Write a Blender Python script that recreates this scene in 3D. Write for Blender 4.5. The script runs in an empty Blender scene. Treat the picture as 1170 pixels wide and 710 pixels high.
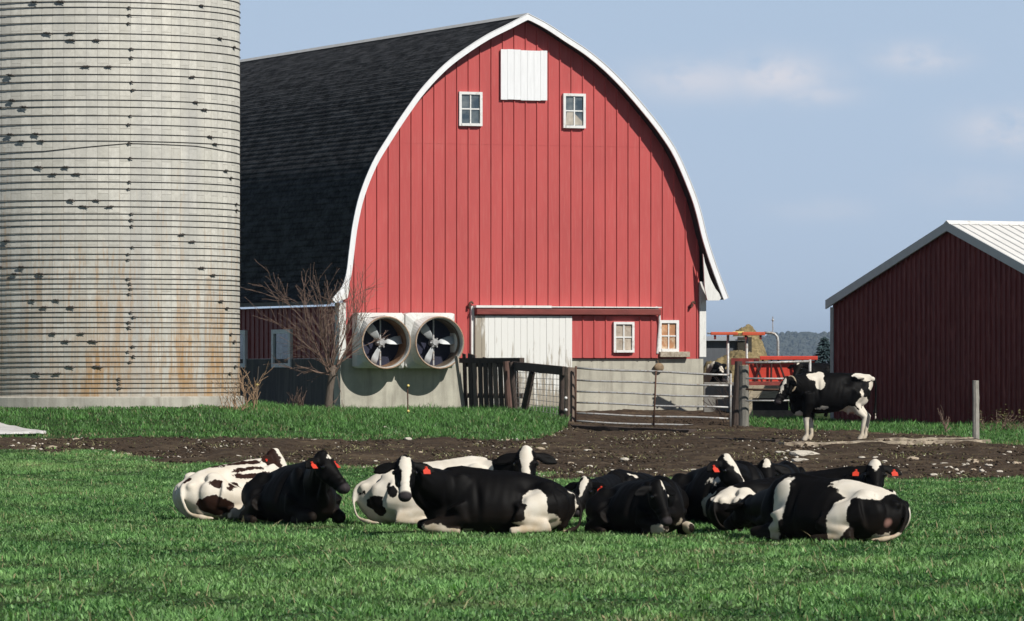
import bpy, bmesh, math, random
import numpy as np
from mathutils import Vector, Matrix, noise as mnoise

random.seed(7)
rng = np.random.default_rng(11)
SC = bpy.context.scene
COL = SC.collection
PI = math.pi
F, CX, HY, CZ = 6000.0, 585.0, 420.0, 1.95      # focal length in photo pixels, centre column, horizon row, eye height


def rad(a):
    return math.radians(a)


def smooth(a, b, x):
    t = np.clip((np.asarray(x, float) - a) / (b - a), 0, 1)
    return t * t * (3 - 2 * t)


# ------------------------------------------------------------------ terrain
YK = [-60, 30, 63, 80, 90, 100, 111, 114, 118, 122, 126, 132, 140, 150, 170, 300, 12000]
Z_R = [0, 0, 0, .02, .07, .22, .40, .41, .43, .44, .455, .47, .58, .70, .80, .9, 1.0]
Z_M = [0, 0, 0, .02, .07, .22, .41, .48, .58, .66, .70, .73, .72, .70, .80, .9, 1.0]
Z_L = [0, 0, 0, .02, .08, .26, .44, .54, .82, 1.0, 1.04, 1.03, .90, .74, .80, .9, 1.0]


def ground_z(X, Y):
    X = np.asarray(X, float)
    Y = np.asarray(Y, float)
    px = CX + F * X / np.maximum(Y, 20)
    r, m, l = np.interp(Y, YK, Z_R), np.interp(Y, YK, Z_M), np.interp(Y, YK, Z_L)
    a = smooth(240, 400, px)
    b = smooth(590, 690, px)
    return (l * (1 - a) + m * a) * (1 - b) + r * b


def gz(x, y):
    return float(ground_z(x, y))


def W(px, py, Y):
    return Vector(((px - CX) / F * Y, Y, CZ + (HY - py) / F * Y))


def on_ground(px, Y):
    X = (px - CX) / F * Y
    return Vector((X, Y, gz(X, Y)))


_ys = np.arange(40, 160, .1)


def depth_at(px, py):
    """distance at which the ground shows at a pixel"""
    X = (px - CX) / F * _ys
    yy = HY + F * (CZ - ground_z(X, _ys)) / _ys
    i = np.argmax(yy <= py)
    return float(_ys[i])


# ------------------------------------------------------------------ materials
def new_mat(name):
    m = bpy.data.materials.new(name)
    m.use_nodes = True
    nt = m.node_tree
    return m, nt, nt.nodes['Principled BSDF']


def N(nt, typ, **kw):
    n = nt.nodes.new(typ)
    for k, v in kw.items():
        if k.startswith('in_'):
            key = k[3:]
            key = int(key) if key.isdigit() else key.replace('_', ' ')
            n.inputs[key].default_value = v
        else:
            setattr(n, k, v)
    return n


def L(nt, a, b):
    nt.links.new(a, b)


def ramp(nt, fac, stops, interp='LINEAR'):
    r = nt.nodes.new('ShaderNodeValToRGB')
    r.color_ramp.interpolation = interp
    els = r.color_ramp.elements
    while len(els) < len(stops):
        els.new(.5)
    for e, (p, c) in zip(els, stops):
        e.position = p
        e.color = (c, c, c, 1) if isinstance(c, (int, float)) else (*c, 1)
    L(nt, fac, r.inputs[0])
    return r.outputs[0]


def mixc(nt, fac, a, b, mode='MIX'):
    m = nt.nodes.new('ShaderNodeMix')
    m.data_type = 'RGBA'
    m.blend_type = mode
    for sock, v in ((m.inputs[0], fac), (m.inputs[6], a), (m.inputs[7], b)):
        if hasattr(v, 'is_linked'):
            L(nt, v, sock)
        elif isinstance(v, (int, float)):
            sock.default_value = v
        else:
            sock.default_value = (*v, 1)
    return m.outputs[2]


def math_(nt, op, a, b=None, c=None):
    m = nt.nodes.new('ShaderNodeMath')
    m.operation = op
    for i, v in enumerate((a, b, c)):
        if v is None:
            continue
        if hasattr(v, 'is_linked'):
            L(nt, v, m.inputs[i])
        else:
            m.inputs[i].default_value = v
    return m.outputs[0]


def coords(nt, scale=(1, 1, 1), kind='Object'):
    tc = nt.nodes.new('ShaderNodeTexCoord')
    mp = nt.nodes.new('ShaderNodeMapping')
    mp.inputs['Scale'].default_value = scale
    L(nt, tc.outputs[kind], mp.inputs[0])
    return mp.outputs[0]


def noise_(nt, vec, scale=5, detail=4, rough=.55):
    n = N(nt, 'ShaderNodeTexNoise')
    n.inputs['Scale'].default_value = scale
    n.inputs['Detail'].default_value = detail
    n.inputs['Roughness'].default_value = rough
    if vec is not None:
        L(nt, vec, n.inputs['Vector'])
    return n.outputs['Fac']


def bump_(nt, b, h, strength=.5, dist=.02):
    n = N(nt, 'ShaderNodeBump')
    n.inputs['Strength'].default_value = strength
    n.inputs['Distance'].default_value = dist
    L(nt, h, n.inputs['Height'])
    L(nt, n.outputs[0], b.inputs['Normal'])


def plain(name, c, rough=.75, var=.18, scale=(1, 1, 1), nscale=6, metal=0., dirt=None, bump=.25, spec=.4):
    """solid surface with two scales of colour variation and optional dirt patches"""
    m, nt, b = new_mat(name)
    v = coords(nt, scale)
    n1 = noise_(nt, v, nscale, 5)
    n2 = noise_(nt, v, nscale * 6, 3)
    lo = tuple(x * (1 - var) for x in c)
    hi = tuple(min(1, x * (1 + var)) for x in c)
    col = mixc(nt, ramp(nt, n1, [(.3, 0.), (.7, 1.)]), lo, hi)
    col = mixc(nt, math_(nt, 'MULTIPLY', n2, var), col, tuple(x * .6 for x in c))
    if dirt:
        dc, amt = dirt
        n3 = noise_(nt, v, nscale * 2.3, 6, .65)
        col = mixc(nt, ramp(nt, n3, [(1 - amt - .08, 0.), (1 - amt + .1, 1.)]), col, dc)
    L(nt, col, b.inputs['Base Color'])
    b.inputs['Roughness'].default_value = rough
    b.inputs['Metallic'].default_value = metal
    b.inputs['Specular IOR Level'].default_value = spec
    if bump:
        bump_(nt, b, n2, bump, .01)
    return m


# ------------------------------------------------------------------ mesh builder
class MB:
    def __init__(self):
        self.v, self.f = [], []

    def add(self, vs, fs):
        o = len(self.v)
        self.v += [tuple(p) for p in vs]
        self.f += [tuple(i + o for i in q) for q in fs]

    def box(self, c, s, M=None):
        cx, cy, cz = c
        hx, hy, hz = s[0] / 2, s[1] / 2, s[2] / 2
        vs = [Vector((sx * hx, sy * hy, sz * hz)) for sx in (-1, 1) for sy in (-1, 1) for sz in (-1, 1)]
        vs = [(M @ p if M else p) + Vector(c) for p in vs]
        self.add(vs, [(0, 1, 3, 2), (4, 6, 7, 5), (0, 4, 5, 1), (2, 3, 7, 6), (0, 2, 6, 4), (1, 5, 7, 3)])

    def span(self, lo, hi):
        self.box([(a + b) / 2 for a, b in zip(lo, hi)], [abs(b - a) for a, b in zip(lo, hi)])

    def prism(self, poly, axis_vec, closed=True):
        """poly: list of 3D points, extruded along axis_vec"""
        n = len(poly)
        a = Vector(axis_vec)
        vs = [Vector(p) for p in poly] + [Vector(p) + a for p in poly]
        fs = [tuple(range(n))[::-1], tuple(range(n, 2 * n))]
        fs += [(i, (i + 1) % n, n + (i + 1) % n, n + i) for i in range(n)]
        self.add(vs, fs)

    def tube(self, pts, rads, seg=8, cap=True):
        pts = [Vector(p) for p in pts]
        if isinstance(rads, (int, float)):
            rads = [rads] * len(pts)
        rings = []
        up = None
        for i, p in enumerate(pts):
            t = (pts[min(i + 1, len(pts) - 1)] - pts[max(i - 1, 0)])
            t = t.normalized() if t.length > 1e-9 else Vector((0, 0, 1))
            if up is None:
                ref = Vector((0, 0, 1)) if abs(t.z) < .9 else Vector((1, 0, 0))
                up = (ref - t * ref.dot(t)).normalized()
            else:
                up = (up - t * up.dot(t))
                up = up.normalized() if up.length > 1e-6 else t.orthogonal().normalized()
            s = t.cross(up)
            rings.append([p + (up * math.cos(a) + s * math.sin(a)) * rads[i] for a in [2 * PI * k / seg for k in range(seg)]])
        vs = [q for r in rings for q in r]
        fs = []
        for i in range(len(rings) - 1):
            for k in range(seg):
                k2 = (k + 1) % seg
                fs.append((i * seg + k, i * seg + k2, (i + 1) * seg + k2, (i + 1) * seg + k))
        if cap:
            fs.append(tuple(range(seg))[::-1])
            fs.append(tuple(range((len(rings) - 1) * seg, len(rings) * seg)))
        self.add(vs, fs)

    def loft(self, secs, seg=20, egg=0.):
        """secs: (centre, side vec, up vec, half width, half height)"""
        vs, fs = [], []
        for c, s, u, hw, hh in secs:
            for k in range(seg):
                a = 2 * PI * k / seg
                vs.append(Vector(c) + Vector(s) * (hw * math.cos(a) * (1 - egg * math.sin(a))) + Vector(u) * (hh * math.sin(a)))
        n = len(secs)
        for i in range(n - 1):
            for k in range(seg):
                k2 = (k + 1) % seg
                fs.append((i * seg + k, i * seg + k2, (i + 1) * seg + k2, (i + 1) * seg + k))
        fs.append(tuple(range(seg))[::-1])
        fs.append(tuple(range((n - 1) * seg, n * seg)))
        self.add(vs, fs)

    def ball(self, c, r, M=None, nu=14, nv=9):
        c = Vector(c)
        if isinstance(r, (int, float)):
            r = (r, r, r)
        vs, fs = [], []
        for j in range(nv + 1):
            th = PI * (.001 + .998 * j / nv)
            for i in range(nu):
                ph = 2 * PI * i / nu
                p = Vector((r[0] * math.sin(th) * math.cos(ph), r[1] * math.sin(th) * math.sin(ph), r[2] * math.cos(th)))
                vs.append(c + (M @ p if M else p))
        for j in range(nv):
            for i in range(nu):
                i2 = (i + 1) % nu
                fs.append((j * nu + i, (j + 1) * nu + i, (j + 1) * nu + i2, j * nu + i2))
        fs.append(tuple(range(nu)))
        fs.append(tuple(range(nv * nu, (nv + 1) * nu))[::-1])
        self.add(vs, fs)

    def mesh(self, name):
        me = bpy.data.meshes.new(name)
        me.from_pydata([tuple(p) for p in self.v], [], self.f)
        bm = bmesh.new()
        bm.from_mesh(me)
        bmesh.ops.recalc_face_normals(bm, faces=bm.faces)
        bm.to_mesh(me)
        bm.free()
        return me

    def build(self, name, mat, parent=None, sm=False, bevel=0.):
        me = self.mesh(name)
        if mat:
            me.materials.append(mat)
        if sm:
            me.polygons.foreach_set('use_smooth', [True] * len(me.polygons))
        o = bpy.data.objects.new(name, me)
        COL.objects.link(o)
        if parent:
            o.parent = parent
        if bevel:
            b = o.modifiers.new('bevel', 'BEVEL')
            b.width = bevel
            b.segments = 2
            b.limit_method = 'ANGLE'
        return o


def tag(o, label=None, cat=None, group=None, kind=None):
    for k, v in (('label', label), ('category', cat), ('group', group), ('kind', kind)):
        if v:
            o[k] = v
    return o


def empty(name, loc, rz=0., label=None, cat=None, group=None):
    o = bpy.data.objects.new(name, None)
    COL.objects.link(o)
    o.location = loc
    o.rotation_euler = (0, 0, rz)
    o.empty_display_size = .2
    return tag(o, label, cat, group)


def np_mesh(name, verts, quads=None, tris=None, attrs=None, mat=None, sm=False):
    verts = np.asarray(verts, np.float32)
    me = bpy.data.meshes.new(name)
    idx, starts, o = [], [], 0
    if quads is not None and len(quads):
        idx.append(np.asarray(quads, np.int32).ravel())
        starts.append(np.arange(len(quads)) * 4)
        o = len(quads) * 4
    if tris is not None and len(tris):
        idx.append(np.asarray(tris, np.int32).ravel())
        starts.append(o + np.arange(len(tris)) * 3)
    idx = np.concatenate(idx)
    starts = np.concatenate(starts).astype(np.int32)
    me.vertices.add(len(verts))
    me.vertices.foreach_set('co', verts.ravel())
    me.loops.add(len(idx))
    me.loops.foreach_set('vertex_index', idx)
    me.polygons.add(len(starts))
    me.polygons.foreach_set('loop_start', starts)
    if sm:
        me.polygons.foreach_set('use_smooth', np.ones(len(starts), bool))
    for k, a in (attrs or {}).items():
        at = me.attributes.new(k, 'FLOAT', 'POINT')
        at.data.foreach_set('value', np.asarray(a, np.float32))
    me.update(calc_edges=True)
    if mat:
        me.materials.append(mat)
    ob = bpy.data.objects.new(name, me)
    COL.objects.link(ob)
    return ob


# ------------------------------------------------------------------ camera, sun, sky
cam = bpy.data.cameras.new('camera')
cam.sensor_width = 36
cam.lens = 36 * F / 1170
cam.shift_y = 65 / 1170
cam.clip_start = .5
cam.clip_end = 16000
cam.dof.use_dof = True
cam.dof.focus_distance = 95
cam.dof.aperture_fstop = 14
co = bpy.data.objects.new('camera', cam)
COL.objects.link(co)
co.location = (0, 0, CZ)
co.rotation_euler = (PI / 2, 0, 0)
SC.camera = co

SUN_AZ, SUN_EL = rad(45), rad(41)
sd = Vector((math.sin(SUN_AZ) * math.cos(SUN_EL), -math.cos(SUN_AZ) * math.cos(SUN_EL), math.sin(SUN_EL)))
sl = bpy.data.lights.new('sun', 'SUN')
sl.energy = 5.0
sl.angle = rad(.5)
sl.color = (1, .955, .885)
so = bpy.data.objects.new('sun', sl)
COL.objects.link(so)
so.rotation_euler = sd.to_track_quat('Z', 'Y').to_euler()
so.location = (40, -20, 60)

wd = bpy.data.worlds.new('World')
SC.world = wd
wd.use_nodes = True
nt = wd.node_tree
bg = nt.nodes['Background']
sky = N(nt, 'ShaderNodeTexSky', sky_type='NISHITA')
sky.sun_disc = False
sky.sun_elevation = SUN_EL
sky.sun_rotation = math.atan2(sd.x, sd.y)
sky.altitude = 300
sky.air_density = 1.0
sky.dust_density = .0
sky.ozone_density = 3.0
tc = N(nt, 'ShaderNodeTexCoord')
sep = N(nt, 'ShaderNodeSeparateXYZ')
L(nt, tc.outputs['Generated'], sep.inputs[0])
ux = math_(nt, 'DIVIDE', sep.outputs[0], math_(nt, 'MAXIMUM', sep.outputs[1], .05))
uz = math_(nt, 'DIVIDE', sep.outputs[2], math_(nt, 'MAXIMUM', sep.outputs[1], .05))
cloud = None
comb = N(nt, 'ShaderNodeCombineXYZ')
L(nt, math_(nt, 'MULTIPLY', ux, 1.0), comb.inputs[0])
L(nt, math_(nt, 'MULTIPLY', uz, 1.6), comb.inputs[1])
cn = noise_(nt, comb.outputs[0], 90, 6, .6)
for (px, py, rx, ry, s) in ((885, 88, 60, 24, 1.0), (800, 92, 75, 22, .75), (1050, 66, 48, 16, .75), (1150, 148, 55, 24, .8),
                            (930, 108, 45, 12, .6), (940, 240, 60, 14, .25), (1120, 215, 70, 20, .25), (-300, 200, 300, 60, .7), (1700, 60, 300, 70, .8)):
    dx = math_(nt, 'DIVIDE', math_(nt, 'SUBTRACT', ux, (px - CX) / F), rx / F)
    dz = math_(nt, 'DIVIDE', math_(nt, 'SUBTRACT', uz, (HY - py) / F), ry / F)
    d2 = math_(nt, 'ADD', math_(nt, 'MULTIPLY', dx, dx), math_(nt, 'MULTIPLY', dz, dz))
    g = math_(nt, 'MULTIPLY', math_(nt, 'POWER', 2.718, math_(nt, 'MULTIPLY', d2, -1.0)), s)
    cloud = g if cloud is None else math_(nt, 'MAXIMUM', cloud, g)
cl = math_(nt, 'MULTIPLY', cloud, ramp(nt, cn, [(.28, 0.), (.52, 1.)]))
hsv = N(nt, 'ShaderNodeHueSaturation')
hsv.inputs['Saturation'].default_value = 1.0
L(nt, sky.outputs[0], hsv.inputs['Color'])
upper = mixc(nt, 1.0, hsv.outputs[0], (.40, .375, .36), 'MULTIPLY')
band = ramp(nt, sep.outputs[2], [(.0, 1.), (.10, 1.), (.34, 0.)])        # pale band of thick air round the horizon
low = mixc(nt, ramp(nt, sep.outputs[2], [(.0, 0.), (.075, 1.)]), (4.9, 6.05, 7.7), (4.4, 5.65, 7.35))
base_sky = mixc(nt, band, upper, low)
L(nt, mixc(nt, math_(nt, 'MULTIPLY', cl, 1.0), base_sky, (7.0, 7.15, 7.9)), bg.inputs[0])
bg.inputs[1].default_value = .1
SC.view_settings.view_transform = 'Standard'
SC.view_settings.look = 'None'
SC.view_settings.exposure = 0
SC.view_settings.gamma = 1
SC.render.film_transparent = False
SC.cycles.use_denoising = True
SC.cycles.max_bounces = 6
SC.cycles.volume_bounces = 0

# ------------------------------------------------------------------ common materials
M = {}
M['white'] = plain('white_paint', (.74, .74, .72), .55, .07, (1, 1, 1), 3, dirt=((.45, .42, .37), .36), bump=.1)
M['cleanwhite'] = plain('clean_white_paint', (.78, .79, .80), .5, .05, (4, 4, .5), 3, dirt=((.50, .48, .45), .27), bump=.1)
M['white_old'] = plain('weathered_white_boards', (.70, .70, .67), .7, .08, (6, 6, .7), 3, dirt=((.28, .26, .24), .34), bump=.3)
M['greywood'] = plain('grey_weathered_wood', (.30, .27, .23), .85, .35, (9, 9, .8), 4, dirt=((.12, .10, .085), .4), bump=.5)
M['darkwood'] = plain('dark_old_wood', (.075, .055, .045), .85, .4, (9, 9, .8), 4, dirt=((.03, .022, .02), .4), bump=.5)
M['brownwood'] = plain('brown_old_wood', (.20, .15, .12), .85, .35, (9, 9, .8), 4, dirt=((.09, .06, .05), .4), bump=.5)
M['galv'] = plain('galvanised_steel', (.46, .46, .45), .5, .15, nscale=8, metal=.3, dirt=((.24, .16, .10), .42), bump=.05)
M['fanwhite'] = plain('fan_fibreglass', (.62, .62, .59), .5, .08, nscale=3, dirt=((.38, .36, .31), .35), bump=.1)
M['rust'] = plain('rust_iron', (.10, .052, .035), .85, .4, nscale=15)
M['darksteel'] = plain('dark_hoop_steel', (.055, .046, .040), .7, .4, nscale=12, dirt=((.10, .05, .025), .3))
M['fandark'] = plain('fan_inside_dark', (.012, .014, .035), .6, .2)
M['tag'] = plain('orange_ear_tag', (.58, .045, .02), .5, .08, bump=0)
M['yellow'] = plain('yellow_plastic', (.75, .6, .2), .5, .1, bump=0)
M['redpaint'] = plain('red_farm_paint', (.62, .065, .04), .45, .15, nscale=5, dirt=((.25, .05, .035), .3), bump=.05)
M['stone'] = plain('pale_fieldstone', (.64, .59, .50), .85, .3, nscale=9, dirt=((.22, .16, .11), .4), bump=.6)
M['stone_tan'] = plain('tan_fieldstone', (.50, .41, .30), .85, .3, nscale=9, dirt=((.2, .14, .1), .4), bump=.6)


def glass_mat():
    m, nt, b = new_mat('old_window_glass')
    b.inputs['Base Color'].default_value = (.03, .045, .06, 1)
    b.inputs['Roughness'].default_value = .06
    b.inputs['Specular IOR Level'].default_value = .9
    v = coords(nt)
    n = noise_(nt, v, 4, 3)
    bump_(nt, b, n, .05, .02)
    L(nt, mixc(nt, ramp(nt, noise_(nt, v, 2.5, 4), [(.4, 0.), (.65, 1.)]), (.03, .05, .065), (.16, .18, .18)), b.inputs['Base Color'])
    return m


M['glass'] = glass_mat()
M['boarded'] = plain('board_behind_glass', (.42, .20, .09), .5, .4, (1, 1, 1), 2.2, dirt=((.55, .42, .28), .42), bump=0, spec=.6)
M['palepane'] = plain('dusty_pane', (.42, .36, .29), .4, .3, (1, 1, 1), 3, dirt=((.22, .15, .1), .4), bump=0, spec=.6)


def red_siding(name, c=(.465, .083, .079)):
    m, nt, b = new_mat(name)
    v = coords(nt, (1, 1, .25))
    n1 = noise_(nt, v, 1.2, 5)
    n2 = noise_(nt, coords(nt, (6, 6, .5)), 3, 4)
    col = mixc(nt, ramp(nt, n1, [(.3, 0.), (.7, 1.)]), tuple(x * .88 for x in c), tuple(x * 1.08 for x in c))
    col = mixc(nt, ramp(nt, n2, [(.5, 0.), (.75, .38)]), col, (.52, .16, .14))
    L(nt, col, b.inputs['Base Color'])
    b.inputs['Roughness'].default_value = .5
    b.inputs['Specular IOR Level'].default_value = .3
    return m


M['red'] = red_siding('red_ribbed_siding')
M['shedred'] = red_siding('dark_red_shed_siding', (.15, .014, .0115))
M['sidered'] = red_siding('shade_darkened_red_siding', (.20, .018, .014))  # barn red darkened so the side walls' shade sits in the colour


def concrete_mat(name, c=(.48, .46, .38), streak=.5):
    m, nt, b = new_mat(name)
    n1 = noise_(nt, coords(nt), 1.3, 6, .6)
    n2 = noise_(nt, coords(nt, (3, 3, .35)), 1.6, 5, .6)
    n3 = noise_(nt, coords(nt), 22, 4)
    col = mixc(nt, ramp(nt, n1, [(.3, 0.), (.7, 1.)]), tuple(x * .74 for x in c), tuple(x * 1.14 for x in c))
    col = mixc(nt, math_(nt, 'MULTIPLY', ramp(nt, n2, [(.47, 0.), (.68, 1.)]), streak), col, (.17, .15, .12))
    col = mixc(nt, math_(nt, 'MULTIPLY', n3, .25), col, (.25, .23, .2))
    L(nt, col, b.inputs['Base Color'])
    b.inputs['Roughness'].default_value = .9
    bump_(nt, b, n3, .35, .01)
    return m


M['concrete'] = concrete_mat('old_concrete')
M['concrete_dark'] = concrete_mat('grey_concrete', (.24, .23, .21))


# ------------------------------------------------------------------ ground sheet
def poly_y(table):
    xs = [p[0] for p in table]
    ys = [depth_at(p[0], p[1]) for p in table]
    return lambda px: np.interp(px, xs, ys)


near_edge = poly_y([(-200, 510), (0, 512), (100, 517), (200, 526), (330, 530), (420, 535), (500, 540), (640, 544), (800, 547), (1050, 547), (1170, 549), (1400, 550)])
far_edge = poly_y([(-200, 500), (0, 501), (100, 501), (200, 499), (300, 500), (400, 504), (500, 503), (600, 502), (630, 498), (648, 490)])
right_far = poly_y([(848, 484), (860, 488), (900, 492), (960, 494), (1050, 497), (1110, 501), (1128, 507), (1170, 509), (1400, 510)])


def vnoise(X, Y, s, seed=0.):
    """cheap smooth 2D noise by summed sines (numpy)"""
    r = np.random.default_rng(int(seed * 100) + 5)
    out = np.zeros_like(np.asarray(X, float))
    for k in range(7):
        a = r.uniform(0, 2 * PI)
        f = s * r.uniform(.6, 1.7)
        out = out + np.sin((X * math.cos(a) + Y * math.sin(a)) * f + r.uniform(0, 6.28))
    return out / 3.2


def dirt_mask(X, Y):
    """1 on bare dirt, 0 on grass"""
    px = CX + F * X / np.maximum(Y, 20)
    wob = vnoise(X, Y, .9, .15) * 1.6 + vnoise(X, Y, 2.6, .1) * 1.1 + vnoise(X, Y, 6, .2) * .6
    d = smooth(-1.6, 1.6, Y - near_edge(px) + wob)
    edge = np.where(px < 648, far_edge(np.minimum(px, 648)), np.where(px < 848, 400., right_far(np.maximum(px, 848))))
    far = smooth(-.9, .9, edge - Y + wob * .55)
    # bare earth beside the gate post
    return d * far


def strip(mask_fn=None):
    ys = np.concatenate([np.arange(-60, 36, 4.), np.arange(36, 160, .22), np.arange(160, 240, 3.), np.geomspace(240, 11500, 50)])
    xs = np.concatenate([-np.geomspace(7000, 19, 30)[:-1], np.arange(-19, 19.01, .22), np.geomspace(19, 7000, 30)[1:]])
    X, Y = np.meshgrid(xs, ys)
    Z = ground_z(X, Y)
    D = dirt_mask(X, Y)
    inside = (np.abs(X) < 20) & (Y > 34) & (Y < 165)
    rr = np.random.default_rng(3)
    Z = Z + np.where(inside, D * (vnoise(X, Y, 2.2, .5) * .03 + vnoise(X, Y, 6, .6) * .022 + rr.normal(0, .016, X.shape)), 0)
    Z = Z + np.where(inside, (1 - D) * (vnoise(X, Y, 1.5, .8) * .008 + vnoise(X, Y, .4, .9) * .008 - .022), 0)
    n, m = X.shape
    V = np.stack([X.ravel(), Y.ravel(), Z.ravel()], 1)
    i = np.arange(n * m).reshape(n, m)
    q = np.stack([i[:-1, :-1].ravel(), i[:-1, 1:].ravel(), i[1:, 1:].ravel(), i[1:, :-1].ravel()], 1)
    return V, q, D.ravel()


def ground_mat():
    m, nt, b = new_mat('pasture_ground')
    at = N(nt, 'ShaderNodeAttribute', attribute_name='dirt')
    v = coords(nt)
    n1 = noise_(nt, v, .9, 6, .65)
    n2 = noise_(nt, v, 6, 5, .65)
    n3 = noise_(nt, v, 28, 4, .6)
    dirt = mixc(nt, ramp(nt, n2, [(.3, 0.), (.7, 1.)]), (.024, .0165, .0108), (.086, .060, .040))
    dirt = mixc(nt, ramp(nt, n1, [(.5, 0.), (.68, .7)]), dirt, (.15, .112, .07))
    dirt = mixc(nt, ramp(nt, n3, [(.6, 0.), (.72, .8)]), dirt, (.15, .115, .085))
    grass = mixc(nt, ramp(nt, n2, [(.3, 0.), (.7, 1.)]), (.026, .048, .015), (.06, .10, .032))
    grass = mixc(nt, ramp(nt, n3, [(.56, 0.), (.7, .5)]), grass, (.15, .14, .07))
    f = math_(nt, 'ADD', at.outputs['Fac'], math_(nt, 'MULTIPLY', math_(nt, 'SUBTRACT', n2, .5), .9))
    L(nt, mixc(nt, ramp(nt, f, [(.4, 0.), (.6, 1.)]), grass, dirt), b.inputs['Base Color'])
    b.inputs['Roughness'].default_value = .95
    b.inputs['Specular IOR Level'].default_value = .15
    bump_(nt, b, math_(nt, 'ADD', n2, math_(nt, 'MULTIPLY', n3, .5)), .9, .05)
    return m


gv, gq, gd = strip()
ground = np_mesh('ground', gv, quads=gq, attrs={'dirt': gd}, mat=ground_mat(), sm=True)
tag(ground, kind='structure')


# ------------------------------------------------------------------ grass
def grass_mat(name, a, bcol, dry):
    m, nt, b = new_mat(name)
    at = N(nt, 'ShaderNodeAttribute', attribute_name='tone')
    dr = N(nt, 'ShaderNodeAttribute', attribute_name='dry')
    col = mixc(nt, at.outputs['Fac'], a, bcol)
    col = mixc(nt, dr.outputs['Fac'], col, dry)
    L(nt, col, b.inputs['Base Color'])
    b.inputs['Roughness'].default_value = .5
    b.inputs['Specular IOR Level'].default_value = .35
    tr = N(nt, 'ShaderNodeBsdfTranslucent')
    L(nt, mixc(nt, 1.0, col, (.9, 1.25, .5), 'MULTIPLY'), tr.inputs[0])
    mx = N(nt, 'ShaderNodeMixShader')
    mx.inputs[0].default_value = .34
    L(nt, b.outputs[0], mx.inputs[1])
    L(nt, tr.outputs[0], mx.inputs[2])
    L(nt, mx.outputs[0], nt.nodes['Material Output'].inputs[0])
    return m


def blades(name, X, Y, h, w, tone, dry, mat, lean=.45):
    n = len(X)
    Z = ground_z(X, Y) - .008
    a = rng.uniform(0, 2 * PI, n)
    la = rng.uniform(0, 2 * PI, n)
    ll = rng.uniform(.05, lean * 2, n) * h
    sx, sy = np.cos(a) * w * .5, np.sin(a) * w * .5
    lx, ly = np.cos(la) * ll, np.sin(la) * ll
    P = np.empty((n, 5, 3), np.float32)
    P[:, 0] = np.stack([X - sx, Y - sy, Z], 1)
    P[:, 1] = np.stack([X + sx, Y + sy, Z], 1)
    P[:, 2] = np.stack([X + lx * .4 + sx * .85, Y + ly * .4 + sy * .85, Z + h * .62], 1)
    P[:, 3] = np.stack([X + lx * .4 - sx * .85, Y + ly * .4 - sy * .85, Z + h * .62], 1)
    P[:, 4] = np.stack([X + lx, Y + ly, Z + h], 1)
    b = np.arange(n)[:, None] * 5
    q = b + np.array([[0, 1, 2, 3]])
    t = b + np.array([[3, 2, 4]])
    ob = np_mesh(name, P.reshape(-1, 3), quads=q, tris=t, attrs={'tone': np.repeat(tone, 5), 'dry': np.repeat(dry, 5)}, mat=mat)
    return ob


def sample_frustum(n, y0, y1, k=.122):
    Y = np.sqrt(rng.uniform(y0 * y0, y1 * y1, n))
    return rng.uniform(-k, k, n) * Y, Y


GRASS = grass_mat('pasture_grass', (.018, .080, .020), (.31, .58, .195), (.42, .34, .20))
X, Y = sample_frustum(500000, 33, 108)
D = dirt_mask(X, Y)
px = CX + F * X / Y
keep = (rng.uniform(0, 1, len(X)) > D * 1.25) & (Y < near_edge(px) + 2.5)
X, Y = X[keep], Y[keep]
tuft = vnoise(X, Y, 5.5, .3)
tuft2 = vnoise(X, Y, 1.3, .35)
broad = vnoise(X, Y, .45, .77)
thin = np.clip(vnoise(X, Y, 1.9, .91) * .8 + vnoise(X, Y, .6, .92) * .5 - .75, 0, 1)       # trampled, thin places
k2 = rng.uniform(0, 1, len(X)) > thin * .6
X, Y, tuft, tuft2, broad, thin = X[k2], Y[k2], tuft[k2], tuft2[k2], broad[k2], thin[k2]
n = len(X)
leafy = rng.uniform(0, 1, n) < .42
h = np.clip(.043 + .020 * tuft + .012 * tuft2, .016, .10) * rng.uniform(.5, 1.4, n) * np.where(leafy, .72, 1.)
wid = np.where(leafy, rng.uniform(.017, .034, n), rng.uniform(.008, .014, n))
tone = np.clip(.34 + .22 * tuft + .12 * tuft2 + .10 * broad + np.where(leafy, .08, 0) + rng.normal(0, .22, n), 0, 1)
dryp = vnoise(X, Y, 2.1, .4)
dry = np.where(rng.uniform(0, 1, n) < np.clip(.015 + .16 * (dryp - .75) + .35 * thin + 1.1 * dirt_mask(X, Y), .012, .75), rng.uniform(.45, 1, n), np.clip(.05 + .09 * dryp + .05 * broad, 0, .25))
o = blades('grass', X, Y, h, wid, tone, dry, GRASS, .62)
tag(o, 'short green pasture grass in the foreground under the lying cows', 'grass', kind='stuff')

BANK = grass_mat('bank_grass', (.012, .058, .014), (.16, .39, .10), (.34, .28, .17))
X, Y = sample_frustum(370000, 98, 152)
px = CX + F * X / Y
D = dirt_mask(X, Y)
keep = (D < .35 * rng.uniform(.3, 1.6, len(X))) & (Y > near_edge(px) + 5) & (px < 1320) & (px > -140)
keep &= ~((px > 648) & (px < 846))
keep &= ~((Y > 137) & (px > 930))
keep &= ~((Y > 146) & (px < 560))
X, Y = X[keep], Y[keep]
px = CX + F * X / Y
tuft = vnoise(X, Y, 3.2, .31)
tall = smooth(108, 128, Y) * np.where(px < 680, 1., .8)
bare = np.clip(vnoise(X, Y, .9, .61) + .5 * vnoise(X, Y, 2.3, .62) - .55, 0, 1)
k2 = rng.uniform(0, 1, len(X)) > bare * .95
X, Y, px, tuft, tall, bare = X[k2], Y[k2], px[k2], tuft[k2], tall[k2], bare[k2]
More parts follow.
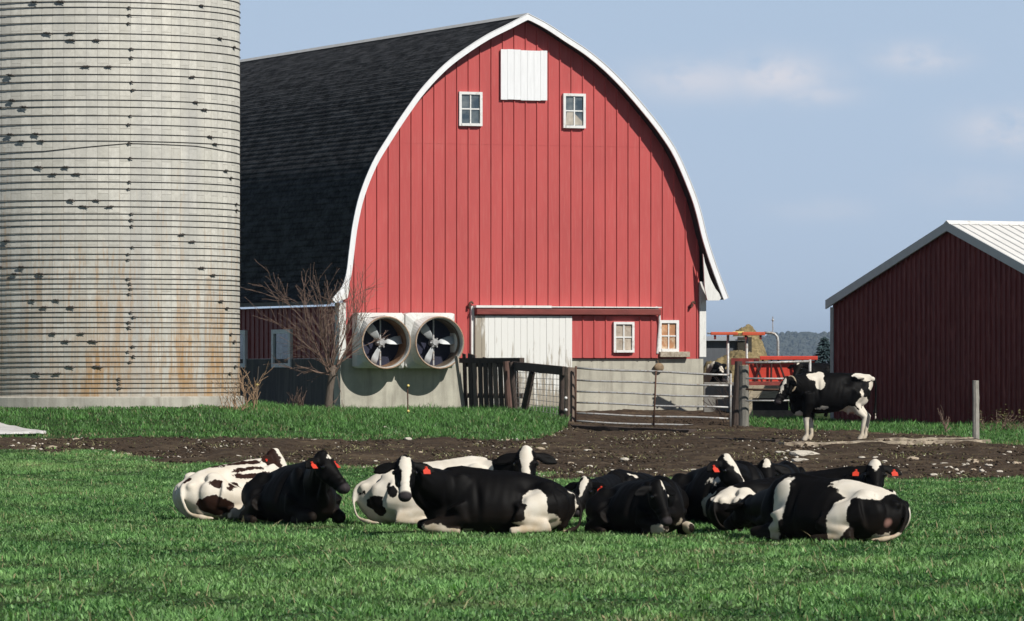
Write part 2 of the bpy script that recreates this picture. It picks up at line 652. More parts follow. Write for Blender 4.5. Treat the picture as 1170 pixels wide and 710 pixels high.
h = np.clip(.05 + .075 * tall + .055 * tuft * (0.3 + tall), .02, .3) * rng.uniform(.45, 1.3, len(X))
h *= 1 - .55 * smooth(119.5, 121.5, Y) * smooth(300, 270, px)
drs = vnoise(X, Y, 1.1, .44) + (smooth(330, 370, px) * smooth(430, 400, px) * 0.8 + smooth(190, 215, px) * smooth(300, 280, px) * .5) * smooth(119, 123, Y) * smooth(130, 126, Y)
dry = np.where(rng.uniform(0, 1, len(X)) < np.clip(.03 + .22 * (drs - .6) + 1.6 * dirt_mask(X, Y) + .4 * bare, .03, .8), rng.uniform(.4, 1, len(X)), .08)
tone = np.clip(.40 + .24 * tuft + rng.normal(0, .2, len(X)), 0, 1)
o = blades('bank_grass', X, Y, h, rng.uniform(.014, .03, len(X)), tone, dry, BANK, .5)
tag(o, 'longer green grass on the bank below the silo and barn', 'grass', kind='stuff')

# dry straw stems lying about in the pasture
X, Y = sample_frustum(1500, 36, 86)
n = len(X)
o = blades('dry_straw', X, Y, rng.uniform(.05, .14, n), rng.uniform(.006, .012, n), rng.uniform(.3, 1, n), rng.uniform(.75, 1, n), GRASS, .9)
tag(o, 'scattered dry straw stems in the short grass', 'straw', kind='stuff')


# dirt clods: nobody could count them
def lumps(name, X, Y, r, mat, flat=.6):
    base = np.array([(1, 0, 0), (-1, 0, 0), (0, 1, 0), (0, -1, 0), (0, 0, 1), (0, 0, -.6)], float)
    tri = np.array([(0, 2, 4), (2, 1, 4), (1, 3, 4), (3, 0, 4), (2, 0, 5), (1, 2, 5), (3, 1, 5), (0, 3, 5)])
    n = len(X)
    a = rng.uniform(0, 6.28, n)
    jit = rng.uniform(.6, 1.35, (n, 6, 1))
    P = base[None] * jit
    c, s = np.cos(a)[:, None], np.sin(a)[:, None]
    x = P[:, :, 0] * c - P[:, :, 1] * s
    y = P[:, :, 0] * s + P[:, :, 1] * c
    P = np.stack([x, y, P[:, :, 2] * flat], 2) * r[:, None, None]
    P += np.stack([X, Y, ground_z(X, Y) + r * .2], 1)[:, None]
    t = (np.arange(n)[:, None, None] * 6 + tri[None]).reshape(-1, 3)
    return np_mesh(name, P.reshape(-1, 3), tris=t, mat=mat)


X, Y = sample_frustum(60000, 84, 148)
px = CX + F * X / Y
D = dirt_mask(X, Y)
k = (D > .6) & (Y < 140)
X, Y = X[k][:24000], Y[k][:24000]
o = lumps('dirt_clods', X, Y, .012 + .055 * rng.uniform(0, 1, len(X)) ** 3, plain('dirt_clod', (.062, .044, .030), .95, .4, nscale=3, bump=.6, spec=.15))
tag(o, 'brown trampled dirt clods in the muddy strip', 'dirt', kind='stuff')

X, Y = sample_frustum(60000, 84, 148)
px = CX + F * X / Y
k = (dirt_mask(X, Y) > .35) & (Y < 126) & (rng.uniform(0, 1, len(X)) < .35 + .5 * vnoise(X, Y, 1.2, .33))
X, Y = X[k][:2000], Y[k][:2000]
o = lumps('gravel', X, Y, .010 + .028 * rng.uniform(0, 1, len(X)) ** 2.5, M['stone'])
tag(o, 'fine pale gravel sprinkled over the muddy strip', 'gravel', kind='stuff')
X, Y = sample_frustum(40000, 84, 128)
px = CX + F * X / Y
k = (dirt_mask(X, Y) > .3) & (rng.uniform(0, 1, len(X)) < .25 + .5 * vnoise(X, Y, .8, .37))
X, Y = X[k][:5000], Y[k][:5000]
n = len(X)
o = blades('trampled_straw', X, Y, rng.uniform(.02, .07, n), rng.uniform(.01, .022, n), rng.uniform(.2, 1, n), rng.uniform(.6, 1, n), GRASS, 1.6)
tag(o, 'trampled dead straw in the muddy strip', 'straw', kind='stuff')

# ------------------------------------------------------------------ barn
PH = rad(22.4)
BX, BY, BZ = .30, 150.0, .62
cP, sP = math.cos(PH), math.sin(PH)
barn = empty('barn', (BX, BY, BZ), PH,
             'tall red ribbed-metal barn with a pointed round roof of black shingles and white trim', 'barn')


def gp(px, py, d=0.):
    """photo pixel -> (along the gable, height above the barn's base) on a plane d in front of the gable"""
    k = (px - CX) / F
    ox, oy = BX + d * sP, BY - d * cP
    u = (k * oy - ox) / (cP - k * sP)
    y = oy + u * sP
    return u, CZ + (HY - py) / F * y - BZ


def spline(pts, n):
    """Catmull-Rom resample of 2D points"""
    P = [np.array(p, float) for p in pts]
    P = [2 * P[0] - P[1]] + P + [2 * P[-1] - P[-2]]
    out = []
    segs = len(P) - 3
    for i in range(segs):
        for t in np.linspace(0, 1, n, endpoint=False):
            a, b, c, d = P[i:i + 4]
            out.append(.5 * (2 * b + (c - a) * t + (2 * a - 5 * b + 4 * c - d) * t * t + (3 * b - a - 3 * c + d) * t ** 3))
    out.append(P[-2])
    return [tuple(p) for p in out]


OV = .42
Lpx = [(380, 343), (391, 329), (396.5, 313), (399.8, 287), (404, 256), (412, 222), (426, 187), (442, 160), (462, 129.5), (483, 101), (509, 74), (535, 54.5), (558, 40), (580, 29), (603, 17)]
Rpx = [(603, 17), (625, 28.5), (648, 43.6), (670, 58), (692, 76), (715, 99), (739, 127), (757.6, 151), (774.5, 178), (792, 219), (800, 244), (807, 272.6), (817, 303.5), (831, 341)]
Lp = spline([gp(x, y, OV) for x, y in Lpx], 4)
Rp = spline([gp(x, y, OV) for x, y in Rpx], 4)
prof = Lp + Rp[1:]
pk = len(Lp) - 1


def offset(pr, d):
    out = []
    for i, p in enumerate(pr):
        if i == pk:
            out.append((p[0], p[1] - d * 1.18))
            continue
        a = np.array(pr[max(i - 1, 0)]) if i != pk + 1 else np.array(p)
        b = np.array(pr[min(i + 1, len(pr) - 1)]) if i != pk - 1 else np.array(p)
        t = (b - a) / np.linalg.norm(b - a)
        nrm = np.array([t[1], -t[0]])          # to the right of travel = inward
        out.append(tuple(np.array(p) + nrm * d))
    return out


LEN = 26.0


def roof_mat():
    m, nt, b = new_mat('black_asphalt_shingles')
    uv = N(nt, 'ShaderNodeUVMap')
    br = N(nt, 'ShaderNodeTexBrick')
    br.offset = .37
    br.inputs['Color1'].default_value = (.007, .007, .0075, 1)
    br.inputs['Color2'].default_value = (.036, .036, .038, 1)
    br.inputs['Mortar'].default_value = (.004, .004, .004, 1)
    br.inputs['Scale'].default_value = 1
    br.inputs['Mortar Size'].default_value = .035
    br.inputs['Mortar Smooth'].default_value = .6
    br.inputs['Brick Width'].default_value = .30
    br.inputs['Row Height'].default_value = .175
    L(nt, uv.outputs[0], br.inputs['Vector'])
    mp = N(nt, 'ShaderNodeMapping')
    mp.inputs['Scale'].default_value = (1.1, 3.0, 1)
    L(nt, uv.outputs[0], mp.inputs[0])
    n1 = noise_(nt, mp.outputs[0], 1.0, 5, .7)
    n2 = noise_(nt, uv.outputs[0], .5, 3)
    col = mixc(nt, ramp(nt, n1, [(.44, .0), (.60, 1.)]), br.outputs[0], (.062, .063, .066))
    col = mixc(nt, ramp(nt, n2, [(.4, 0.), (.7, .35)]), col, (.008, .008, .009))
    L(nt, col, b.inputs['Base Color'])
    b.inputs['Roughness'].default_value = .85
    b.inputs['Specular IOR Level'].default_value = .25
    h = math_(nt, 'SUBTRACT', math_(nt, 'MULTIPLY', n1, 1.0), math_(nt, 'MULTIPLY', br.outputs['Fac'], .6))
    bump_(nt, b, h, 1.0, .10)
    return m


def shell(name, outer, inner, y0, y1, mat, parent, uv=False):
    n = len(outer)
    bm = bmesh.new()
    uvl = bm.loops.layers.uv.new('UVMap')
    arc = [0]
    for i in range(1, n):
        arc.append(arc[-1] + math.hypot(outer[i][0] - outer[i - 1][0], outer[i][1] - outer[i - 1][1]))
    R = [[bm.verts.new((p[0], y, p[1])) for p in pr] for pr, y in ((outer, y0), (outer, y1), (inner, y0), (inner, y1))]

    def face(vs, uvs=None):
        f = bm.faces.new(vs)
        if uvs:
            for lp, u in zip(f.loops, uvs):
                lp[uvl].uv = u
    for i in range(n - 1):
        face((R[0][i], R[0][i + 1], R[1][i + 1], R[1][i]), [(y0, arc[i]), (y0, arc[i + 1]), (y1, arc[i + 1]), (y1, arc[i])])
        face((R[2][i + 1], R[2][i], R[3][i], R[3][i + 1]))
        face((R[0][i], R[2][i], R[2][i + 1], R[0][i + 1]))
        face((R[1][i + 1], R[3][i + 1], R[3][i], R[1][i]))
    for i in (0, n - 1):
        face((R[0][i], R[1][i], R[3][i], R[2][i]))
    bmesh.ops.recalc_face_normals(bm, faces=bm.faces)
    me = bpy.data.meshes.new(name)
    bm.to_mesh(me)
    bm.free()
    me.materials.append(mat)
    ob = bpy.data.objects.new(name, me)
    COL.objects.link(ob)
    ob.parent = parent
    return ob


inn = offset(prof, .11)
# overlapping shingle courses: the outer skin steps out by a few centimetres at every course
def courses(pr, step=.175, lip=.013):
    dense = []
    for a_, b_ in zip(pr[:-1], pr[1:]):
        m_ = max(1, int(math.hypot(b_[0] - a_[0], b_[1] - a_[1]) / .03))
        dense += [(a_[0] + (b_[0] - a_[0]) * k / m_, a_[1] + (b_[1] - a_[1]) * k / m_) for k in range(m_)]
    dense.append(pr[-1])
    out_, in_ = [], []
    acc = 0.
    total = sum(math.hypot(b_[0] - a_[0], b_[1] - a_[1]) for a_, b_ in zip(dense[:-1], dense[1:]))
    ip = min(range(len(dense)), key=lambda i: (dense[i][0] - pr[pk][0]) ** 2 + (dense[i][1] - pr[pk][1]) ** 2)
    lens = [0.]
    for a_, b_ in zip(dense[:-1], dense[1:]):
        lens.append(lens[-1] + math.hypot(b_[0] - a_[0], b_[1] - a_[1]))
    for i in range(len(dense)):
        a_, b_ = np.array(dense[max(i - 1, 0)]), np.array(dense[min(i + 1, len(dense) - 1)])
        t = (b_ - a_) / np.linalg.norm(b_ - a_)
        nn = np.array([-t[1], t[0]])
        s_ = lens[i] if i <= ip else total - lens[i]
        fr = (s_ / step) % 1.
        o_ = lip * (1 - fr) if i != ip else 0.
        out_.append(tuple(np.array(dense[i]) + nn * (o_ - .012)))
        in_.append(tuple(np.array(dense[i]) - nn * .11))
    return out_, in_


ro, ri = courses(prof)
shell('roof', ro, ri, -OV + .03, LEN, roof_mat(), barn)
# white rake boards along the roof edge, a lit metal drip edge standing proud
fo, fi = offset(prof, -.02), offset(prof, .125)
shell('rake_trim', fo, fi, -OV - .03, -OV + .028, M['cleanwhite'], barn)
shell('drip_edge', offset(prof, -.036), offset(prof, -.022), -OV - .045, -OV + .0, plain('white_metal_edge', (.8, .8, .8), .35, .04, bump=0), barn)
# ridge cap
mb = MB()
mb.prism([(prof[pk][0] - .16, -OV - .01, prof[pk][1] - .06), (prof[pk][0], -OV - .01, prof[pk][1] + .05), (prof[pk][0] + .16, -OV - .01, prof[pk][1] - .075), (prof[pk][0], -OV - .01, prof[pk][1] - .02)], (0, LEN + OV, 0))
mb.build('ridge_cap', plain('pale_ridge_metal', (.6, .6, .58), .5, .1), barn)

# gable wall with ribs
WALLBOT = gp(700, 410)[1]
gin = [p for p in offset(prof, .10) if p[1] > 3.4]
uL, uR = gp(394, 350)[0], gp(799, 350)[0]
gin = [(min(max(p[0], uL), uR), p[1]) for p in gin]
poly = [(uL, WALLBOT)] + gin + [(uR, WALLBOT)]
mb = MB()
mb.prism([(u, .0, z) for u, z in poly], (0, .16, 0))


def top_at(u):
    for a, b in zip(gin[:-1], gin[1:]):
        if a[0] <= u <= b[0] and b[0] > a[0]:
            return a[1] + (b[1] - a[1]) * (u - a[0]) / (b[0] - a[0])
    return None


def rib(mb, u, z0, z1, y=0.):
    mb.prism([(u - .032, y + .002, z0), (u - .014, y - .034, z0), (u + .014, y - .034, z0), (u + .032, y + .002, z0)], (0, 0, z1 - z0))


px = 548.4 - 13.05 * 12
while px < 799:
    u = gp(px, 300)[0]
    t = top_at(u)
    if t and uL + .05 < u < uR - .05:
        rib(mb, u, WALLBOT + .004, t - .01)
    px += 13.05
zs_ = gp(600, 166)[1]
uu = [q[0] for q in gin if q[1] > zs_ + .1]
mb.span((min(uu) + .1, -.006, zs_), (max(uu) - .1, -.001, zs_ + .012))
mb.build('gable_wall', M['red'], barn)

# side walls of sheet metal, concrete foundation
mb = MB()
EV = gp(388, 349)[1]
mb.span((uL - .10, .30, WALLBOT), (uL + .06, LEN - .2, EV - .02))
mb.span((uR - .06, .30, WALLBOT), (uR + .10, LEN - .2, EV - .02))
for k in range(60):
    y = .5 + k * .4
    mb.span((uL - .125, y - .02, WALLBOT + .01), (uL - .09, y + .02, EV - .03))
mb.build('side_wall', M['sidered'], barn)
mb = MB()
uFL, uFR = gp(388.5, 440)[0], gp(803, 440)[0]
mb.span((uFL, -.03, -.8), (uFR, .5, WALLBOT - .004))
mb.build('foundation', M['concrete'], barn)
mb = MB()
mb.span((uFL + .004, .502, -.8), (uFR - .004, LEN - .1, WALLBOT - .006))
mb.build('foundation', concrete_mat('shade_darkened_footing', (.05, .046, .042)), barn)  # shade of the barn's side put into the foundation colour
# white corner boards
for (p0, p1, zt) in ((386.5, 394.5, gp(390, 346)[1]), (798.5, 806, gp(800, 322)[1])):
    mb = MB()
    a, b_ = gp(p0, 380)[0], gp(p1, 380)[0]
    zb = gp(p0, 408 if p0 > 600 else 411)[1]
    mb.span((a, -.055, zb), (b_, .28, zt))
    mb.build('corner_board', M['white_old'], barn)
# boxed eave ends under the flared roof
for side in ('L', 'R'):
    if side == 'L':
        pts = [(398.5, 300), (396, 318), (391, 331), (381.5, 343.5), (384, 346), (397.5, 341), (400, 330)]
    else:
        pts = [(804, 290), (806, 300), (812, 318), (818, 330), (826, 340), (822, 343.5), (809, 343.5), (806, 330)]
    mb = MB()
    q = [gp(x, y, OV) for x, y in pts]
    mb.prism([(u, -OV + .035, z) for u, z in q], (0, .05, 0))
    mb.build('eave_return', M['white_old'], barn)
# eave fascia along the left side
mb = MB()
e = prof[0]
mb.span((e[0] - .02, -OV + .2, e[1] - .12), (e[0] + .03, LEN, e[1] - .01))
mb.build('eave_board', plain('grey_eave_board', (.13, .12, .11), .8, .2), barn)


def gbox(mb, p0, p1, y0, y1):
    """box on the gable between two photo corners, from y0 to y1 in front (negative is forward)"""
    a, b_ = gp(*p0), gp(*p1)
    mb.span((a[0], y0, b_[1]), (b_[0], y1, a[1]))


# hay door
mb = MB()
a, b_ = gp(571, 56.5), gp(624, 115)
nb = 7
for k in range(nb):
    u0, u1 = a[0] + (b_[0] - a[0]) * k / nb, a[0] + (b_[0] - a[0]) * (k + 1) / nb
    jz = random.uniform(-.015, .015)
    mb.span((u0 + .003, -.085 - random.uniform(0, .006), b_[1] + jz), (u1 - .003, -.03, a[1] + jz - (u0 - a[0]) * .01))
mb.build('hay_door', M['cleanwhite'], barn)


def window(p0, p1, name='window', pane=None, fw=.075, sill=False, y=0., frame_mat=None):
    a, b_ = gp(*p0), gp(*p1)
    u0, u1, z0, z1 = a[0], b_[0], b_[1], a[1]
    mb = MB()
    f0, f1 = y - .09, y - .004
    mb.span((u0, f0, z0), (u0 + fw, f1, z1))
    mb.span((u1 - fw, f0, z0), (u1, f1, z1))
    mb.span((u0 + fw, f0, z1 - fw), (u1 - fw, f1, z1))
    mb.span((u0 + fw, f0 - .02, z0), (u1 - fw, f1, z0 + fw))
    um, zm = (u0 + u1) / 2, (z0 + z1) / 2
    mb.span((um - .018, f0 + .025, z0 + fw), (um + .018, f1, z1 - fw))
    mb.span((u0 + fw, f0 + .027, zm - .018), (um - .018, f1, zm + .018))
    mb.span((um + .018, f0 + .027, zm - .018), (u1 - fw, f1, zm + .018))
    w = mb.build(name, frame_mat or M['white'], barn)
    mb = MB()
    mb.span((u0 + fw - .002, y - .038, z0 + fw - .002), (u1 - fw + .002, y - .006, z1 - fw + .002))
    p = mb.build('pane', pane or M['glass'], w)
    return w


window((523.5, 105), (550, 144.5))
wr = window((642.5, 107), (668, 147))
# something pale leaning inside the right-hand loft window
mb = MB()
q = [gp(x, y) for x, y in ((645.5, 143), (664.5, 143), (664.5, 139), (652, 126), (647, 128))]
mb.prism([(u, -.041, z) for u, z in q], (0, .002, 0))
mb.build('inner_board', plain('pale_board_inside', (.42, .38, .32), .6, .25), wr)
# small lower windows
window((698, 368), (721.5, 403), pane=M['palepane'], y=-.13, fw=.07)
window((751.5, 366), (774.5, 402), pane=M['boarded'], fw=.085)
mb = MB()
gbox(mb, (751, 402), (785, 408.3), -.22, -.002)
mb.build('window_sill', plain('stained_sill', (.42, .37, .29), .85, .25, dirt=((.2, .15, .1), .45)), barn, bevel=.015)

# sliding doors and their track
dw = MB()
a, b_ = gp(540, 361), gp(650.5, 470)
nb = 15
for k in range(nb):
    u0, u1 = a[0] + (b_[0] - a[0]) * k / nb, a[0] + (b_[0] - a[0]) * (k + 1) / nb
    dw.span((u0 + .004, -.20 - random.uniform(0, .012), b_[1] + random.uniform(-.03, .05)), (u1 - .004, -.12, a[1]))
mdoor, nt, bb = new_mat('peeling_white_door')
v = coords(nt, (5, 5, .6))
n1 = noise_(nt, v, 2.2, 6, .65)
sepn = N(nt, 'ShaderNodeSeparateXYZ')
L(nt, coords(nt), sepn.inputs[0])
low = math_(nt, 'MULTIPLY', math_(nt, 'SUBTRACT', 2.1, sepn.outputs[2]), .16)
lft = math_(nt, 'MULTIPLY', math_(nt, 'LESS_THAN', sepn.outputs[0], a[0] + .30), .32)
f = math_(nt, 'ADD', math_(nt, 'ADD', n1, math_(nt, 'MAXIMUM', low, -.05)), lft)
L(nt, mixc(nt, ramp(nt, f, [(.60, 0.), (.74, 1.)]), (.72, .72, .69), (.33, .29, .23)), bb.inputs['Base Color'])
bb.inputs['Roughness'].default_value = .75
dw.build('sliding_door', mdoor, barn)
mb = MB()
a, b_ = gp(650.8, 361), gp(750, 409.3)
mb.span((a[0], -.125, b_[1]), (b_[0], -.042, a[1]))
for k in range(1, 8):
    u = a[0] + (b_[0] - a[0]) * k / 7.6
    if not (gp(697, 380)[0] - .05 < u < gp(722, 380)[0] + .05):
        rib(mb, u, b_[1] + .01, a[1] - .01, -.125)
o = mb.build('sliding_door', M['red'], barn)
o['label'] = 'red ribbed sliding panel with a small white window'
mb = MB()
gbox(mb, (540, 352.5), (750.5, 360.5), -.32, -.002)
mb.build('door_track', plain('red_brown_track', (.19, .04, .032), .6, .25, (.3, 1, 1)), barn, bevel=.02)
mb = MB()
gbox(mb, (539, 349.2), (625, 352.2), -.35, -.003)
gbox(mb, (625.2, 350.4), (750.5, 352.2), -.35, -.003)
gbox(mb, (536.8, 350), (540, 410), -.12, -.003)
mb.build('track_flashing', M['white'], barn)
mb = MB()
p = [gp(750, 351, .3), gp(753.5, 356, .25), gp(752.5, 370, .1), gp(750.5, 404, .1)]
mb.tube([(u, -.28 + .05 * i, z) for i, (u, z) in enumerate(p)], .035, 8)
mb.build('downpipe', M['white'], barn)
# iron hooks
for (hx, hy) in ((535, 347), (788.5, 347)):
    mb = MB()
    u, z = gp(hx, hy)
    mb.tube([(u, .0, z - .12), (u - .01, -.12, z - .1), (u, -.13, z + .02), (u + .06, -.1, z + .05), (u + .12, -.06, z)], .03, 6)
    mb.build('iron_hook', M['rust'], barn)
# rust/dirt bag hanging below the sill
mb = MB()
u, z = gp(751, 420)
mb.ball((u, -.12, z), (.16, .08, .13))
mb.tube([(u, -.1, z), (u - .05, -.1, z + .35)], .012, 6)
mb.build('feed_sack', plain('brown_sack', (.25, .18, .11), .9, .3, nscale=10), barn, sm=True)
# left-side windows, in shade
for yy in (4.0, 7.9, 11.5):
    mb = MB()
    z0, z1 = EV - 1.75, EV - .65
    for (ya, yb, za, zb) in ((yy, yy + .16, z0, z1), (yy + 1.44, yy + 1.6, z0, z1), (yy + .16, yy + 1.44, z1 - .12, z1), (yy + .16, yy + 1.44, z0, z0 + .12)):
        mb.span((uL - .19, ya, za), (uL - .095, yb, zb))
    w = mb.build('window', M['white'], barn)
    mb = MB()
    mb.span((uL - .14, yy + .15, z0 + .11), (uL - .105, yy + 1.45, z1 - .11))
    mb.build('pane', M['glass'], w)


# ------------------------------------------------------------------ ventilation fans
def make_fan(p0, p1, cpx, cpy, label, liner=(.15, .115, .085)):
    a, b_ = gp(*p0, .42), gp(*p1, .42)
    cu, cz = gp(cpx, cpy, .80)
    root = empty('ventilation_fan', (BX + cP * cu, BY + sP * cu, BZ + b_[1]), PH, label, 'fan', 'white funnel-shaped barn fans')
    u0, u1, h = a[0] - cu, b_[0] - cu, a[1] - b_[1]
    zc = cz - b_[1]
    D0, D1, R = .44, .82, .725
    sq = [Vector((x, 0, z)) for x, z in ((u0, 0), (u1, 0), (u1, h), (u0, h))]
    n = 64
    ring_sq, ring_c = [], []
    for k in range(n):
        t = 2 * PI * (k + .5) / n
        dx, dz = math.cos(t), math.sin(t)
        s = min(((u1 if dx > 0 else u0) / dx) if abs(dx) > 1e-6 else 9, ((h - zc if dz > 0 else -zc) / dz) if abs(dz) > 1e-6 else 9)
        ring_sq.append((dx * s, dz * s + zc))
        ring_c.append((dx * R, dz * R + zc))
    mb = MB()
    levels = [[(x, -.05, z) for x, z in ring_sq], [(x, -D0, z) for x, z in ring_sq],
              [(x * .35 + y * .65, -D0 - .10, z * .35 + w * .65) for (x, z), (y, w) in zip(ring_sq, ring_c)],
              [(x, -D1, z) for x, z in ring_c], [(x * .965, -D1 - .012, (z - zc) * .965 + zc) for x, z in ring_c],
              [(x * .95, -D1 + .02, (z - zc) * .95 + zc) for x, z in ring_c], [(x * .93, -.12, (z - zc) * .93 + zc) for x, z in ring_c]]
    vs = [p for l in levels for p in l]
    fs = []
    for i in range(len(levels) - 1):
        for k in range(n):
            k2 = (k + 1) % n
            fs.append((i * n + k, i * n + k2, (i + 1) * n + k2, (i + 1) * n + k))
    mb.add(vs, fs)
    mb.build('housing', M['fanwhite'], root)
    mb = MB()
    mb.tube([(math.cos(2 * PI * k / 48) * R, -D1 - .006, math.sin(2 * PI * k / 48) * R + zc) for k in range(49)], .022, 8, cap=False)
    mb.build('rim', plain('rusty_rim', (.36, .25, .17), .7, .3, nscale=6, dirt=((.15, .08, .05), .4)), root, sm=True)
    mb = MB()
    mb.prism([(math.cos(2 * PI * k / 40) * R * .94, -.10, math.sin(2 * PI * k / 40) * R * .94 + zc) for k in range(40)], (0, .03, 0))
    mb.build('back_grille', M['fandark'], root)
    # liner: dark inside of the tube
    mb = MB()
    lv = [[(math.cos(2 * PI * k / 48) * R * q, -y, math.sin(2 * PI * k / 48) * R * q + zc) for k in range(48)] for q, y in ((.928, .11), (.928, D1 - .16), (.915, D1 - .16), (.915, .11))]
    vs = [p for l in lv for p in l]
    mb.add(vs, [(i * 48 + k, i * 48 + (k + 1) % 48, ((i + 1) % 4) * 48 + (k + 1) % 48, ((i + 1) % 4) * 48 + k) for i in range(4) for k in range(48)])
    mb.build('inner_liner', plain('grimy_liner', liner, .7, .4), root)
    mb = MB()
    mb.tube([(0, -.15, zc), (0, -.42, zc)], .09, 14)
    mb.tube([(0, -.44, zc), (0, -.50, zc)], [.12, .07], 14)
    for k in range(6):
        t = 2 * PI * k / 6
        mb.tube([(0, -.46, zc), (math.cos(t) * .15, -.46, math.sin(t) * .15 + zc)], .022, 6)
    mb.build('hub', plain('fan_hub_metal', (.4, .4, .4), .5, .2, metal=.3), root)
    for ang in (128, 248, 8):
        t = rad(ang)
        r_ = Vector((math.cos(t), 0, math.sin(t)))
        q_ = Vector((-math.sin(t), 0, math.cos(t)))
        mb = MB()
        secs = []
        for s, wd_, tw in ((.10, .07, .75), (.25, .20, .6), (.45, .27, .45), (.62, .25, .35)):
            ch = (q_ * math.cos(tw) + Vector((0, 1, 0)) * math.sin(tw))
            secs.append((Vector((0, -.40, zc)) + r_ * s, ch, ch.cross(r_), wd_ / 2, .008))
        mb.loft(secs, 12)
        mb.build('blade', plain('pale_fan_blade', (.50, .52, .53), .45, .1), root, sm=True)
    # motor strut
    mb = MB()
    mb.span((-.02, -.36, zc - R * .93), (.02, -.32, zc - .05))
    mb.span((-.02, -.36, zc + .05), (.02, -.32, zc + R * .93))
    mb.build('strut', M['galv'], root)
    return root


make_fan((407.5, 357.5), (461.5, 421), 441, 391.7, 'white round barn fan half hidden behind the bare twiggy tree', (.24, .14, .08))
make_fan((463, 357.5), (519, 421), 502, 391.7, 'white round barn fan beside the dark board fence, in clear view')

# ------------------------------------------------------------------ silo
SY, SXp, SR = 126.0, 100.0, 3.65
SXx = (SXp - CX) / F * SY
SZ = 1.0
silo = empty('silo', (SXx, SY, SZ), 0, 'tall pale concrete-stave silo banded with dark steel hoops and streaked with rust', 'silo')


def silo_mat():
    m, nt, b = new_mat('concrete_staves')
    tcn = N(nt, 'ShaderNodeTexCoord')
    sp = N(nt, 'ShaderNodeSeparateXYZ')
    L(nt, tcn.outputs['Object'], sp.inputs[0])
    th = math_(nt, 'MULTIPLY', math_(nt, 'ARCTAN2', sp.outputs[0], math_(nt, 'MULTIPLY', sp.outputs[1], -1.0)), SR)
    cb = N(nt, 'ShaderNodeCombineXYZ')      # brick rows run along x, so swap: x = height, y = round the wall
    L(nt, sp.outputs[2], cb.inputs[0])
    L(nt, th, cb.inputs[1])
    br = N(nt, 'ShaderNodeTexBrick')
    br.offset = .42
    br.inputs['Color1'].default_value = (.45, .44, .39, 1)
    br.inputs['Color2'].default_value = (.57, .555, .495, 1)
    br.inputs['Mortar'].default_value = (.30, .285, .25, 1)
    br.inputs['Scale'].default_value = 1
    br.inputs['Mortar Size'].default_value = .007
    br.inputs['Mortar Smooth'].default_value = .4
    br.inputs['Brick Width'].default_value = .76
    br.inputs['Row Height'].default_value = .262
    br.inputs['Bias'].default_value = -.1
    L(nt, cb.outputs[0], br.inputs['Vector'])
    c2 = N(nt, 'ShaderNodeCombineXYZ')
    L(nt, th, c2.inputs[0])
    L(nt, math_(nt, 'MULTIPLY', sp.outputs[2], .09), c2.inputs[2])
    st = noise_(nt, c2.outputs[0], 3.2, 6, .7)
    st2 = noise_(nt, c2.outputs[0], 1.1, 4, .6)
    fine = noise_(nt, tcn.outputs['Object'], 9, 5, .65)
    big = noise_(nt, tcn.outputs['Object'], .5, 4)
    hgt = math_(nt, 'MULTIPLY', math_(nt, 'SUBTRACT', 4.6, sp.outputs[2]), .032)
    col = mixc(nt, ramp(nt, fine, [(.35, 0.), (.7, .6)]), br.outputs[0], (.33, .32, .28))
    col = mixc(nt, ramp(nt, st2, [(.45, 0.), (.68, .5)]), col, (.30, .30, .29))
    c4 = N(nt, 'ShaderNodeCombineXYZ')
    L(nt, math_(nt, 'MULTIPLY', th, 3.2), c4.inputs[0])
    L(nt, math_(nt, 'MULTIPLY', sp.outputs[2], .45), c4.inputs[2])
    st3 = noise_(nt, c4.outputs[0], 3.4, 5, .7)
    stm = math_(nt, 'ADD', math_(nt, 'MULTIPLY', st, .55), math_(nt, 'MULTIPLY', st3, .45))
    rust = ramp(nt, math_(nt, 'ADD', stm, hgt), [(.535, 0.), (.68, 1.)])
    patch = ramp(nt, big, [(.35, .25), (.62, 1.)])
    col = mixc(nt, math_(nt, 'MULTIPLY', math_(nt, 'MULTIPLY', rust, patch), .85), col, (.36, .21, .085))
    c3 = N(nt, 'ShaderNodeCombineXYZ')
    L(nt, math_(nt, 'MULTIPLY', th, 2.2), c3.inputs[0])
    L(nt, math_(nt, 'MULTIPLY', sp.outputs[2], .18), c3.inputs[2])
    dk = noise_(nt, c3.outputs[0], 3.1, 5, .65)
    col = mixc(nt, ramp(nt, dk, [(.62, 0.), (.78, .6)]), col, (.15, .125, .10))
    wh = noise_(nt, c3.outputs[0], 1.7, 5, .7)
    col = mixc(nt, ramp(nt, wh, [(.6, 0.), (.75, .5)]), col, (.62, .62, .59))
    L(nt, col, b.inputs['Base Color'])
    b.inputs['Roughness'].default_value = .9
    b.inputs['Specular IOR Level'].default_value = .2
    bump_(nt, b, math_(nt, 'SUBTRACT', fine, math_(nt, 'MULTIPLY', br.outputs['Fac'], 1.2)), .5, .012)
    return m


